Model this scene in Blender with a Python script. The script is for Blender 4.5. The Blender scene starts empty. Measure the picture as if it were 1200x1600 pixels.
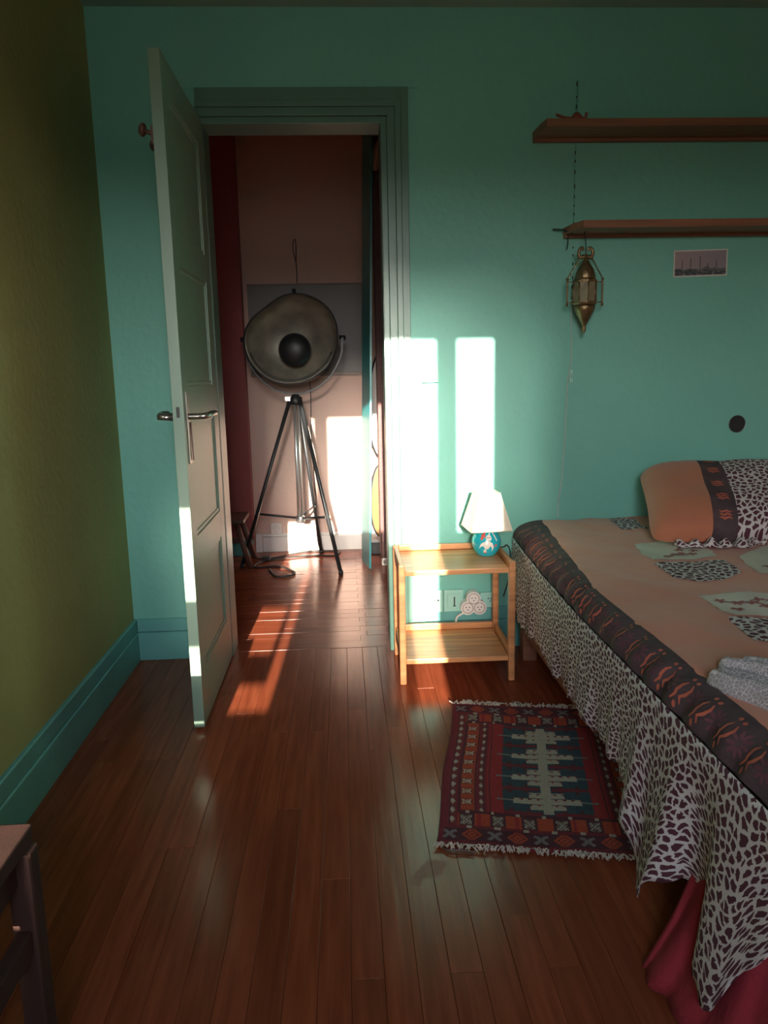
import bpy, bmesh, math, random
from mathutils import Vector, Matrix, noise
R = math.radians
random.seed(7)
scene = bpy.context.scene
col = scene.collection

# ------------------------------------------------------------------ camera
CAM_Z, PITCH, YAW, ROLL = 1.145, R(10.4), R(2.8), R(1.2)
fwd = Vector((math.sin(YAW) * math.cos(PITCH), math.cos(YAW) * math.cos(PITCH), -math.sin(PITCH)))
r0 = Vector((math.cos(YAW), -math.sin(YAW), 0)); u0 = r0.cross(fwd)
rt = r0 * math.cos(ROLL) - u0 * math.sin(ROLL); up = u0 * math.cos(ROLL) + r0 * math.sin(ROLL)
cd = bpy.data.cameras.new('camera'); cd.sensor_fit = 'VERTICAL'; cd.sensor_height = 36; cd.lens = 27; cd.clip_start = .02
cam = bpy.data.objects.new('camera', cd); col.objects.link(cam)
m = Matrix((rt, up, -fwd)).transposed().to_4x4(); m.translation = (0, 0, CAM_Z); cam.matrix_world = m
scene.camera = cam

# ------------------------------------------------------------------ sky, sun, exposure
SUN_A, SUN_E = .04, .216            # the sun travels along (A, 1, -E)
WIN_Y = -1.2
w = bpy.data.worlds.new('sky'); scene.world = w; w.use_nodes = True
nt = w.node_tree
bg = nt.nodes['Background']; tcw = nt.nodes.new('ShaderNodeTexCoord'); sep = nt.nodes.new('ShaderNodeSeparateXYZ')
skr = nt.nodes.new('ShaderNodeValToRGB'); nt.links.new(tcw.outputs['Generated'], sep.inputs[0]); nt.links.new(sep.outputs['Z'], skr.inputs[0])
se = skr.color_ramp.elements            # dark land and houses up to the skyline, then pale evening sky all round
se[0].position = 0.0; se[0].color = (.11, .11, .10, 1); se[1].position = 1; se[1].color = (.10, .14, .22, 1)
for ps, c in ((.05, (.12, .12, .11)), (.085, (1, .97, .92)), (.2, (.85, .87, .9)), (.42, (.28, .33, .42))): e_ = se.new(ps); e_.color = (*c, 1)
mz = nt.nodes.new('ShaderNodeMath'); mz.operation = 'MAXIMUM'; mz.inputs[1].default_value = 0; nt.links.new(sep.outputs['Z'], mz.inputs[0]); nt.links.new(mz.outputs[0], skr.inputs[0])
nt.links.new(skr.outputs[0], bg.inputs[0]); bg.inputs[1].default_value = 21.0
sd = bpy.data.lights.new('sun', 'SUN'); sd.energy = 14; sd.angle = R(.34); sd.color = (1, .88, .74)
sun = bpy.data.objects.new('sun', sd); col.objects.link(sun)
sun.rotation_euler = Vector((SUN_A, 1, -SUN_E)).to_track_quat('-Z', 'Y').to_euler(); sun.location = (0, -3, 3)
hd0 = bpy.data.lights.new('patch_glow_sun', 'SUN'); hd0.energy = 3.2; hd0.angle = R(8); hd0.color = (1, .9, .78)   # added second sun: soft glow on the wall around the sun patches
glow_sun = bpy.data.objects.new('patch_glow_sun', hd0); col.objects.link(glow_sun); glow_sun.rotation_euler = sun.rotation_euler; glow_sun.location = (0, -3, 3.2)
pd = bpy.data.lights.new('window_portal', 'AREA'); pd.shape = 'RECTANGLE'; pd.size = 1.1; pd.size_y = 1.4
pd.cycles.is_portal = True
po = bpy.data.objects.new('window_portal', pd); col.objects.link(po)
po.location = (-.1, WIN_Y - .2, 1.51); po.rotation_euler = (R(90), 0, 0)
vs = scene.view_settings
vs.view_transform = 'Standard'; vs.look = 'None'; vs.gamma = 1; vs.use_curve_mapping = False
vs.exposure = 1.0
cy = scene.cycles
cy.max_bounces = 9; cy.diffuse_bounces = 6; cy.glossy_bounces = 3; cy.sample_clamp_indirect = 4; cy.adaptive_threshold = .004
cy.caustics_reflective = False; cy.caustics_refractive = False

# ------------------------------------------------------------------ materials
def nn(t, kind, **kw):
    n = t.nodes.new(kind)
    for k, v in kw.items():
        if k.startswith('_'): n.inputs[int(k[1:])].default_value = v
        else: setattr(n, k, v)
    return n
MATS = {}
def mat(name, c, rough=.5, var=.12, scale=6., bump=0., bscale=60., metal=0., coat=0., stretch=(1, 1, 1), attr=None, c2=None, emit=None, trans=0., rand=0., sheen=0.):
    if name in MATS: return MATS[name]
    M = bpy.data.materials.new(name); M.use_nodes = True; MATS[name] = M
    t = M.node_tree; b = t.nodes['Principled BSDF']
    tc = nn(t, 'ShaderNodeTexCoord'); mp = nn(t, 'ShaderNodeMapping'); mp.inputs['Scale'].default_value = stretch
    t.links.new(tc.outputs['Object'], mp.inputs[0])
    no = nn(t, 'ShaderNodeTexNoise'); no.inputs['Scale'].default_value = scale; no.inputs['Detail'].default_value = 5
    t.links.new(mp.outputs[0], no.inputs['Vector'])
    ramp = nn(t, 'ShaderNodeMixRGB'); ramp.blend_type = 'MIX'
    a = tuple(x * (1 - var) for x in c) + (1,); z = tuple(min(1, x * (1 + var)) for x in (c2 or c)) + (1,)
    ramp.inputs[1].default_value = a; ramp.inputs[2].default_value = z
    mr = nn(t, 'ShaderNodeMapRange'); mr.inputs[1].default_value = .3; mr.inputs[2].default_value = .7
    t.links.new(no.outputs['Fac'], mr.inputs[0]); t.links.new(mr.outputs[0], ramp.inputs[0])
    out = ramp.outputs[0]
    if attr:
        at = nn(t, 'ShaderNodeAttribute', attribute_name=attr)
        mx = nn(t, 'ShaderNodeMixRGB', blend_type='MULTIPLY'); mx.inputs[0].default_value = 1
        t.links.new(at.outputs['Color'], mx.inputs[1]); t.links.new(out, mx.inputs[2]); out = mx.outputs[0]
    if rand:
        oi = nn(t, 'ShaderNodeObjectInfo'); hs = nn(t, 'ShaderNodeHueSaturation')
        m2 = nn(t, 'ShaderNodeMapRange'); m2.inputs[3].default_value = 1 - rand; m2.inputs[4].default_value = 1 + rand
        t.links.new(oi.outputs['Random'], m2.inputs[0]); t.links.new(m2.outputs[0], hs.inputs['Value'])
        t.links.new(out, hs.inputs['Color']); out = hs.outputs[0]
    t.links.new(out, b.inputs['Base Color'])
    b.inputs['Roughness'].default_value = rough; b.inputs['Metallic'].default_value = metal
    if coat: b.inputs['Coat Weight'].default_value = coat; b.inputs['Coat Roughness'].default_value = .15
    if trans: b.inputs['Transmission Weight'].default_value = trans
    if sheen: b.inputs['Sheen Weight'].default_value = sheen
    if bump:
        n2 = nn(t, 'ShaderNodeTexNoise'); n2.inputs['Scale'].default_value = bscale; n2.inputs['Detail'].default_value = 4
        t.links.new(mp.outputs[0], n2.inputs['Vector'])
        bp = nn(t, 'ShaderNodeBump'); bp.inputs['Strength'].default_value = bump; bp.inputs['Distance'].default_value = .01
        t.links.new(n2.outputs['Fac'], bp.inputs['Height']); t.links.new(bp.outputs[0], b.inputs['Normal'])
    return M

def wood_floor(name, grain_axis):
    """varnished strip floor: grain along one axis, each board a tone of its own, a dull water mark near the rug"""
    M = bpy.data.materials.new(name); M.use_nodes = True; t = M.node_tree; b = t.nodes['Principled BSDF']
    geo = nn(t, 'ShaderNodeNewGeometry'); mp = nn(t, 'ShaderNodeMapping')
    mp.inputs['Scale'].default_value = (60, 4, 10) if grain_axis == 'y' else (4, 60, 10)
    oi = nn(t, 'ShaderNodeObjectInfo')
    ad = nn(t, 'ShaderNodeVectorMath', operation='ADD'); sc = nn(t, 'ShaderNodeVectorMath', operation='SCALE'); sc.inputs['Scale'].default_value = 13
    cb = nn(t, 'ShaderNodeCombineXYZ'); t.links.new(oi.outputs['Random'], cb.inputs[0]); t.links.new(oi.outputs['Random'], cb.inputs[2])
    t.links.new(cb.outputs[0], sc.inputs[0]); t.links.new(geo.outputs['Position'], ad.inputs[0]); t.links.new(sc.outputs[0], ad.inputs[1])
    t.links.new(ad.outputs[0], mp.inputs[0])
    no = nn(t, 'ShaderNodeTexNoise'); no.inputs['Scale'].default_value = 1; no.inputs['Detail'].default_value = 6
    t.links.new(mp.outputs[0], no.inputs['Vector'])
    cr = nn(t, 'ShaderNodeValToRGB'); e = cr.color_ramp.elements
    e[0].position = .3; e[0].color = (.19, .043, .018, 1); e[1].position = .75; e[1].color = (.29, .073, .032, 1)
    t.links.new(no.outputs['Fac'], cr.inputs[0])
    hs = nn(t, 'ShaderNodeHueSaturation'); mr = nn(t, 'ShaderNodeMapRange'); mr.inputs[3].default_value = .85; mr.inputs[4].default_value = 1.13
    t.links.new(oi.outputs['Random'], mr.inputs[0]); t.links.new(mr.outputs[0], hs.inputs['Value']); t.links.new(cr.outputs[0], hs.inputs['Color'])
    # worn blotches + the water mark
    n2 = nn(t, 'ShaderNodeTexNoise'); n2.inputs['Scale'].default_value = 2.2; n2.inputs['Detail'].default_value = 6
    t.links.new(geo.outputs['Position'], n2.inputs['Vector'])
    n3 = nn(t, 'ShaderNodeTexNoise'); n3.inputs['Scale'].default_value = 17; n3.inputs['Detail'].default_value = 5
    t.links.new(geo.outputs['Position'], n3.inputs['Vector'])
    vd = nn(t, 'ShaderNodeVectorMath', operation='DISTANCE'); vd.inputs[1].default_value = (.175, 1.6, 0)
    t.links.new(geo.outputs['Position'], vd.inputs[0])
    ms = nn(t, 'ShaderNodeMapRange'); ms.inputs[1].default_value = .02; ms.inputs[2].default_value = .2; ms.inputs[3].default_value = .3; ms.inputs[4].default_value = -.45
    t.links.new(vd.outputs['Value'], ms.inputs[0])
    s1 = nn(t, 'ShaderNodeMath', operation='ADD'); t.links.new(ms.outputs[0], s1.inputs[0]); t.links.new(n3.outputs['Fac'], s1.inputs[1])
    s2 = nn(t, 'ShaderNodeMapRange'); s2.inputs[1].default_value = .74; s2.inputs[2].default_value = .8
    t.links.new(s1.outputs[0], s2.inputs[0])
    mx = nn(t, 'ShaderNodeMixRGB'); mx.inputs[2].default_value = (.26, .19, .15, 1)
    fm = nn(t, 'ShaderNodeMath', operation='MULTIPLY'); fm.inputs[1].default_value = .4
    t.links.new(s2.outputs[0], fm.inputs[0]); t.links.new(fm.outputs[0], mx.inputs[0]); t.links.new(hs.outputs[0], mx.inputs[1])
    t.links.new(mx.outputs[0], b.inputs['Base Color'])
    rr = nn(t, 'ShaderNodeMapRange'); rr.inputs[1].default_value = .3; rr.inputs[2].default_value = .7; rr.inputs[3].default_value = .18; rr.inputs[4].default_value = .262
    t.links.new(n2.outputs['Fac'], rr.inputs[0])
    ra = nn(t, 'ShaderNodeMath', operation='MULTIPLY_ADD'); ra.inputs[1].default_value = .2
    t.links.new(s2.outputs[0], ra.inputs[0]); t.links.new(rr.outputs[0], ra.inputs[2]); t.links.new(ra.outputs[0], b.inputs['Roughness'])
    b.inputs['Specular IOR Level'].default_value = .14
    bp = nn(t, 'ShaderNodeBump'); bp.inputs['Strength'].default_value = .12; bp.inputs['Distance'].default_value = .004
    t.links.new(no.outputs['Fac'], bp.inputs['Height']); t.links.new(bp.outputs[0], b.inputs['Normal'])
    MATS[name] = M; return M

def leopard(name, scale=47., dark=(.085, .02, .034), light=(.62, .57, .55)):
    M = bpy.data.materials.new(name); M.use_nodes = True; t = M.node_tree; b = t.nodes['Principled BSDF']
    uv = nn(t, 'ShaderNodeTexCoord')
    no = nn(t, 'ShaderNodeTexNoise'); no.inputs['Scale'].default_value = scale * 1.6; no.inputs['Detail'].default_value = 2
    t.links.new(uv.outputs['UV'], no.inputs['Vector'])
    sub = nn(t, 'ShaderNodeVectorMath', operation='SUBTRACT'); sub.inputs[1].default_value = (.5, .5, .5)
    t.links.new(no.outputs['Color'], sub.inputs[0])
    s = nn(t, 'ShaderNodeVectorMath', operation='SCALE'); s.inputs['Scale'].default_value = .75 / scale
    t.links.new(sub.outputs[0], s.inputs[0])
    a = nn(t, 'ShaderNodeVectorMath', operation='ADD'); t.links.new(uv.outputs['UV'], a.inputs[0]); t.links.new(s.outputs[0], a.inputs[1])
    vo = nn(t, 'ShaderNodeTexVoronoi', feature='DISTANCE_TO_EDGE', voronoi_dimensions='2D'); vo.inputs['Scale'].default_value = scale
    t.links.new(a.outputs[0], vo.inputs['Vector'])
    mr = nn(t, 'ShaderNodeMapRange'); mr.inputs[1].default_value = .015; mr.inputs[2].default_value = .06
    v1 = nn(t, 'ShaderNodeTexVoronoi', feature='F1', voronoi_dimensions='2D'); v1.inputs['Scale'].default_value = scale
    t.links.new(a.outputs[0], v1.inputs['Vector'])
    rd = nn(t, 'ShaderNodeMath', operation='MULTIPLY_ADD'); rd.inputs[1].default_value = -.28
    t.links.new(v1.outputs['Distance'], rd.inputs[0]); t.links.new(vo.outputs['Distance'], rd.inputs[2])
    t.links.new(rd.outputs[0], mr.inputs[0])
    mx = nn(t, 'ShaderNodeMixRGB'); mx.inputs[1].default_value = light + (1,); mx.inputs[2].default_value = dark + (1,)
    t.links.new(mr.outputs[0], mx.inputs[0]); t.links.new(mx.outputs[0], b.inputs['Base Color'])
    b.inputs['Roughness'].default_value = .85
    MATS[name] = M; return M

TEAL = mat('teal wall paint', (.175, .47, .385), .55, .06, 1.6, .25, 35)
OLIVE = mat('olive yellow wall paint', (.36, .34, .12), .75, .1, 2, .2, 40)
TERRA = mat('warm clay wall paint', (.64, .40, .28), .7, .06, 2, .2, 40)
SKIRT = mat('blue green gloss paint', (.13, .37, .335), .4, .08, 5, .1, 60)
FRAME = mat('pale green gloss paint', (.095, .2, .155), .35, .06, 4, .08, 30)
LEAF = mat('pale green white door paint', (.215, .315, .245), .38, .07, 3, .08, 30)
CEIL = mat('grey teal ceiling paint', (.34, .46, .42), .8, .06, 2)
PINK = mat('dusty pink hall plaster', (.66, .46, .385), .7, .06, 2, .2, 30)
WINE = mat('dark wine hall paint', (.30, .07, .07), .65, .12, 2, .15, 30)
WHITE = mat('white gloss paint', (.75, .72, .68), .4, .05, 5)
FLY = wood_floor('varnished boards lengthwise', 'y')
FLX = wood_floor('varnished boards crosswise', 'x')
GAP = mat('dark floor gap', (.045, .018, .011), .9)
PINE = mat('honey pine', (.52, .20, .075), .42, .2, 3, .06, 40, stretch=(1, 1, 14), c2=(.62, .27, .11))
PINEX = mat('honey pine crosswise', (.50, .20, .075), .38, .2, 3, .06, 40, stretch=(1, 16, 16), c2=(.62, .28, .115))
SHELF = mat('orange brown stained wood', (.25, .095, .05), .5, .22, 3, .08, 40, stretch=(1, 16, 16))
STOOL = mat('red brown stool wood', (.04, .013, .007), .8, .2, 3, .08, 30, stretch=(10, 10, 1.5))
DARKW = mat('dark brown wood', (.12, .05, .035), .55, .2, 5)
BLACK = mat('black metal', (.02, .022, .024), .4, .1, 20)
CHROME = mat('worn chrome', (.85, .83, .8), .3, .06, 20, metal=.85)
STEEL = mat('dull aged aluminium', (.40, .38, .31), .45, .3, 9, .08, 30, metal=.65)
BRASSM = mat('aged brass', (.24, .16, .085), .38, .3, 30, .25, 120, metal=.85)
GREYM = mat('grey metal lever', (.35, .32, .29), .3, .1, 20, metal=.9)
PLAST = mat('off white plastic', (.72, .66, .62), .4, .04, 8)
TEALP = mat('painted over socket plastic', (.33, .60, .51), .4, .05, 8)
CABLE = mat('black rubber cable', (.025, .02, .018), .55)
IVORY = mat('ivory fabric shade', (.70, .62, .48), .85, .04, 40, .05, 200)
BLUE = mat('turquoise glazed ceramic', (.02, .46, .56), .25, .08, 10, coat=.5)
CREAMG = mat('cream glaze', (.85, .78, .68), .3, .05, 10)
REDG = mat('coral red glaze', (.72, .12, .10), .35, .1, 10)
DARKG = mat('dark brown glaze', (.05, .03, .025), .4)
BROWN = mat('terracotta brown cotton', (.58, .20, .11), .9, .1, 3, .3, 18, sheen=.2)
ORANGE = mat('burnt orange cotton', (.50, .17, .09), .9, .1, 3, .3, 18, sheen=.2)
BAND = mat('dark aubergine cotton', (.075, .045, .05), .9, .25, 18, .3, 40)
MOTIF = mat('coral print', (.50, .12, .07), .9, .1, 20)
PETAL = mat('plum print', (.13, .045, .06), .9, .2, 30)
CREAMF = mat('pale cream cotton', (.66, .62, .53), .9, .06, 8, .2, 20)
FLOWER = mat('faded rose print', (.36, .13, .12), .9, .2, 40)
LEO = leopard('leopard print cotton')
LEO2 = leopard('leopard print cotton fine', 44)
def crackle(name):
    M = bpy.data.materials.new(name); M.use_nodes = True; t = M.node_tree; b = t.nodes['Principled BSDF']
    tc = nn(t, 'ShaderNodeTexCoord'); vo = nn(t, 'ShaderNodeTexVoronoi', feature='DISTANCE_TO_EDGE'); vo.inputs['Scale'].default_value = 130
    t.links.new(tc.outputs['Object'], vo.inputs['Vector'])
    mr = nn(t, 'ShaderNodeMapRange'); mr.inputs[1].default_value = .02; mr.inputs[2].default_value = .12
    t.links.new(vo.outputs['Distance'], mr.inputs[0])
    mx = nn(t, 'ShaderNodeMixRGB'); mx.inputs[1].default_value = (.68, .62, .63, 1); mx.inputs[2].default_value = (.33, .295, .305, 1)
    t.links.new(mr.outputs[0], mx.inputs[0]); t.links.new(mx.outputs[0], b.inputs['Base Color']); b.inputs['Roughness'].default_value = .4
    bp = nn(t, 'ShaderNodeBump'); bp.inputs['Strength'].default_value = .5; bp.inputs['Distance'].default_value = .003
    t.links.new(mr.outputs[0], bp.inputs['Height']); t.links.new(bp.outputs[0], b.inputs['Normal'])
    MATS[name] = M; return M
SILVER = crackle('silver grey crackled cloth')
REDB = mat('crimson wool blanket', (.30, .022, .034), .95, .12, 6, .3, 90)
FRINGE = mat('cream wool fringe', (.52, .44, .36), .95, .15, 30)
RUG = mat('woven rug pile', (.9, .9, .9), .95, .18, 180, .5, 260, attr='weave')
PRINT = mat('matt photo print', (.95, .95, .95), .5, .04, 60, attr='weave')
PAPER = mat('aged photo paper', (.62, .58, .52), .6, .04, 10)
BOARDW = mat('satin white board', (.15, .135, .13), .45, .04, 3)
GREYF = mat('grey brown board trim', (.26, .20, .17), .5)
TEALB = mat('teal gloss board paint', (.05, .33, .34), .35, .1, 5)
MAUVE = mat('mauve brown cabinet panel', (.13, .06, .055), .6, .15, 4, .2, 60, stretch=(2, 2, 30))
YELLOW = mat('yellow board', (.22, .075, .004), .35, .06, 6)
GREYP = mat('grey board', (.45, .44, .43), .4, .1, 6)
CLOTHP = mat('pale pink cloth', (.60, .45, .40), .9, .08, 12, .2, 30)
LINEN = mat('linen', (.6, .55, .45), .9, .06, 20)
RED_O = mat('dull red wood', (.30, .07, .04), .6, .1, 20)

# ------------------------------------------------------------------ builders
def tag(o, label=None, cat=None, group=None, kind=None):
    if label: o['label'] = label
    if cat: o['category'] = cat
    if group: o['group'] = group
    if kind: o['kind'] = kind
    return o
def empty(name, loc=(0, 0, 0), rz=0):
    o = bpy.data.objects.new(name, None); o.location = loc; o.rotation_euler = (0, 0, rz); o.empty_display_size = .05
    col.objects.link(o); return o
def link(name, me, parent=None):
    o = bpy.data.objects.new(name, me); col.objects.link(o)
    if parent: o.parent = parent
    return o
class MB:
    def __init__(s): s.v = []; s.f = []; s.sm = []; s.uv = None
    def add(s, vs_, fs, smooth=False):
        n = len(s.v); s.v += [tuple(p) for p in vs_]
        for f in fs: s.f.append(tuple(i + n for i in f)); s.sm.append(smooth)
        return s
    def box(s, x0, x1, y0, y1, z0, z1, bev=0.):
        if bev <= 0:
            vs_ = [(x, y, z) for z in (z0, z1) for y in (y0, y1) for x in (x0, x1)]
            return s.add(vs_, [(0, 2, 3, 1), (4, 5, 7, 6), (0, 1, 5, 4), (2, 6, 7, 3), (0, 4, 6, 2), (1, 3, 7, 5)])
        bm = bmesh.new()
        bmesh.ops.create_cube(bm, size=1, matrix=Matrix.Translation(((x0+x1)/2, (y0+y1)/2, (z0+z1)/2)) @ Matrix.Diagonal((x1-x0, y1-y0, z1-z0, 1)))
        bmesh.ops.bevel(bm, geom=bm.edges[:], offset=bev, segments=2, profile=.6, affect='EDGES')
        bm.verts.index_update()
        s.add([v.co[:] for v in bm.verts], [[v.index for v in f.verts] for f in bm.faces]); bm.free(); return s
    def tube(s, pts, r, n=8, cap=True, r1=None):
        pts = [Vector(p) for p in pts]; rings = []
        t0 = (pts[1] - pts[0]).normalized()
        a = t0.orthogonal().normalized()
        for i, p in enumerate(pts):
            t = (pts[min(i+1, len(pts)-1)] - pts[max(i-1, 0)]).normalized()
            a = (a - t * a.dot(t)).normalized(); b = t.cross(a)
            rr = r[i] if isinstance(r, (list, tuple)) else (r if r1 is None else r + (r1 - r) * i / (len(pts) - 1))
            rings.append([p + (a * math.cos(2*math.pi*k/n) + b * math.sin(2*math.pi*k/n)) * rr for k in range(n)])
        vs_ = [q for ring in rings for q in ring]; fs = []
        for i in range(len(pts)-1):
            for k in range(n): fs.append((i*n+k, i*n+(k+1) % n, (i+1)*n+(k+1) % n, (i+1)*n+k))
        if cap: fs.append(tuple(range(n))[::-1]); fs.append(tuple((len(pts)-1)*n+k for k in range(n)))
        return s.add(vs_, fs, n > 5)
    def lathe(s, prof, c=(0, 0, 0), n=24, mtx=None, smooth=True, rfun=None, phase=0.):
        vs_ = []; fs = []
        for r_, z in prof:
            for k in range(n):
                a = 2*math.pi*k/n + phase; rr = r_ * (rfun(a) if rfun else 1)
                p = Vector((rr*math.cos(a), rr*math.sin(a), z))
                if mtx: p = mtx @ p
                vs_.append((p.x+c[0], p.y+c[1], p.z+c[2]))
        for i in range(len(prof)-1):
            for k in range(n): fs.append((i*n+k, i*n+(k+1) % n, (i+1)*n+(k+1) % n, (i+1)*n+k))
        if prof[0][0] > 1e-6: fs.append(tuple(range(n))[::-1])
        if prof[-1][0] > 1e-6: fs.append(tuple((len(prof)-1)*n+k for k in range(n)))
        return s.add(vs_, fs, smooth)
    def grid(s, fn, nu, nv, smooth=True, uvf=None, keep=None):
        n0 = len(s.v)
        vs_ = [fn(i/nu, j/nv) for j in range(nv+1) for i in range(nu+1)]; fs = []
        for j in range(nv):
            for i in range(nu):
                if keep and not keep((i+.5)/nu, (j+.5)/nv): continue
                a = j*(nu+1)+i; fs.append((a, a+1, a+nu+2, a+nu+1))
        s.add(vs_, fs, smooth)
        if uvf:
            if s.uv is None: s.uv = {}
            for j in range(nv+1):
                for i in range(nu+1): s.uv[n0 + j*(nu+1)+i] = uvf(i/nu, j/nv)
        return s
    def mesh(s, name, m_):
        me = bpy.data.meshes.new(name); me.from_pydata(s.v, [], s.f); me.materials.append(m_)
        me.polygons.foreach_set('use_smooth', s.sm)
        if s.uv:
            l = me.uv_layers.new(name='UVMap')
            for lp in me.loops: l.data[lp.index].uv = s.uv.get(lp.vertex_index, (0, 0))
        me.update(); return me
    def build(s, name, m_, parent=None, solid=0., off=0., weld=False):
        me = s.mesh(name, m_)
        if weld:
            bm = bmesh.new(); bm.from_mesh(me); bmesh.ops.remove_doubles(bm, verts=bm.verts[:], dist=1e-5); bm.to_mesh(me); bm.free()
        o = link(name, me, parent)
        if solid:
            md = o.modifiers.new('thickness', 'SOLIDIFY'); md.thickness = solid; md.offset = off
        return o
def box(name, m_, parent, *d, bev=0.): return MB().box(*d, bev=bev).build(name, m_, parent)
def struct(name, m_, *d, bev=0.): return tag(box(name, m_, None, *d, bev=bev), kind='structure')
def prism(pts, a0, a1, axis):
    """extrude a 2D outline along an axis: pts are the other two coordinates in xyz order"""
    k = len(pts); f3 = {'x': lambda p, a: (a, p[0], p[1]), 'y': lambda p, a: (p[0], a, p[1]), 'z': lambda p, a: (p[0], p[1], a)}[axis]
    vs_ = [f3(p, a0) for p in pts] + [f3(p, a1) for p in pts]
    fs = [tuple(range(k)), tuple(range(k, 2*k))[::-1]] + [(i, k+i, k+(i+1) % k, (i+1) % k) for i in range(k)]
    return MB().add(vs_, fs)
def smoothline(pts, n=8):
    pts = [Vector(p) for p in pts]; out = []
    for i in range(len(pts)-1):
        p0, p1, p2, p3 = pts[max(i-1, 0)], pts[i], pts[i+1], pts[min(i+2, len(pts)-1)]
        for k in range(n):
            t = k/n
            out.append(.5*((2*p1) + (p2-p0)*t + (2*p0-5*p1+4*p2-p3)*t*t + (3*p1-p0-3*p2+p3)*t**3))
    out.append(pts[-1]); return out
def lerp(tab, x):
    if x <= tab[0][0]: return tab[0][1]
    for (a, va), (b, vb) in zip(tab, tab[1:]):
        if x <= b: return va + (vb-va)*(x-a)/(b-a)
    return tab[-1][1]
def sm(a, b, x): t = max(0, min(1, (x-a)/(b-a))); return t*t*(3-2*t)

# ================================================================== SETTING
D = 3.05; XL = -.88; XR = 2.4; H = 2.437; FY = WIN_Y
DX0, DX1, DZ = -.487, .165, 2.046          # doorway
# walls
wl = struct('wall_left', OLIVE, XL-.1, XL, FY-.1, D+.12, 0, 2.7)
wb = empty('wall_back'); tag(wb, kind='structure')
wm = MB().box(XL, DX0, D, D+.12, 0, H).box(DX1, XR, D, D+.12, 0, H).box(DX0, DX1, D, D+.12, DZ, H)
wm.build('plaster', TEAL, wb)
struct('wall_right', TERRA, XR, XR+.1, FY-.1, D+.12, 0, H)
struct('ceiling', CEIL, XL, XR, FY, D+.12, H, H+.1)
# the wall behind the camera and its open window (the sun comes through here)
WX0, WX1, WZ0, WZ1 = -.69, .42, .80, 2.198
wf = tag(empty('wall_front'), kind='structure')
MB().box(XL, WX0, FY-.1, FY, 0, H).box(WX1, XR, FY-.1, FY, 0, H).box(WX0, WX1, FY-.1, FY, 0, WZ0).box(WX0, WX1, FY-.1, FY, WZ1, H).build('plaster', TERRA, wf)
wn = tag(empty('window_1'), kind='structure')
box('stile', WHITE, wn, -.445, -.35, FY-.06, FY-.02, WZ0, WZ1)
box('stile', WHITE, wn, .193, .278, FY-.06, FY-.02, WZ0, WZ1)
box('glazing_bar', WHITE, wn, -.505, -.483, FY-.06, FY-.02, WZ0+.062, WZ1)
box('rail', WHITE, wn, WX0, -.483, FY-.06, FY-.02, .862, .924)
box('rail', WHITE, wn, WX0, -.483, FY-.06, FY-.02, 1.068, 1.218)
box('upper_blocker', WHITE, wn, WX0, -.505, FY-.06, FY-.02, 1.52, WZ1)  # unseen solid panel added to cut the sun off the upper door edge
box('window_sill', WHITE, wn, WX0-.05, WX1+.05, FY-.01, FY+.1, WZ0-.07, WZ0-.035)
def blocker(x0, x1, z0, z1, lab, m_=None):  # unseen cloth panels added to shape the sun patches
    r_ = tag(empty('sun_blocker', ((x0+x1)/2, FY-.01, z0)), lab, 'light blocker', 'added sun blockers on the window')
    MB().grid(lambda u, v: (((u-.5)*(x1-x0)), .006*math.sin(u*40), v*(z1-z0)), 60, 2).build('cloth', m_ or LINEN, r_)
    MB().tube([(-(x1-x0)/2, 0, z1-z0), ((x1-x0)/2, 0, z1-z0)], .005).build('rod', BRASSM, r_)
blocker(-.36, -.01, WZ0, 1.43, 'wide linen panel added to block sun in the middle of the window')
blocker(.27, .425, WZ0, 1.41, 'narrow linen panel added to block sun at the side of the window')

DIMMER = bpy.data.materials.new('sun dimming sheer'); DIMMER.use_nodes = True  # for an added panel that lets only part of the sun through
_t = DIMMER.node_tree; _mix = nn(_t, 'ShaderNodeMixShader'); _mix.inputs[0].default_value = .22; _tr = nn(_t, 'ShaderNodeBsdfTransparent')
_t.nodes['Principled BSDF'].inputs['Base Color'].default_value = (.6, .55, .48, 1)
_t.links.new(_t.nodes['Principled BSDF'].outputs[0], _mix.inputs[1]); _t.links.new(_tr.outputs[0], _mix.inputs[2])
_t.links.new(_mix.outputs[0], _t.nodes['Material Output'].inputs[0])
blocker(-.009, .085, WZ0, 1.36, 'narrow sheer panel added to dim the sun beside the wide linen one', DIMMER)

# hall beyond the doorway
HY = 4.93
hw = struct('hall_wall_back', PINK, -.62, 1.6, HY, HY+.1, 0, 2.7)
struct('hall_wall_recess', WINE, -1.6, -.60, 4.84, HY+.1, 0, 2.7)
struct('hall_wall_left', WINE, -1.7, -1.6, D+.12, HY+.1, 0, 2.7)
struct('hall_wall_right', PINK, 1.6, 1.7, D+.12, HY+.1, 0, 2.7)
struct('hall_wall_front', PINK, -1.6, 1.6, D+.121, D+.13, DZ, 2.7)
struct('hall_wall_front', PINK, DX1+.01, 1.6, D+.121, D+.13, 0, DZ)
struct('hall_wall_front', PINK, -1.6, DX0-.01, D+.121, D+.13, 0, DZ)
struct('hall_ceiling', PINK, -1.7, 1.7, D+.12, HY+.1, 2.7, 2.8)

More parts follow.
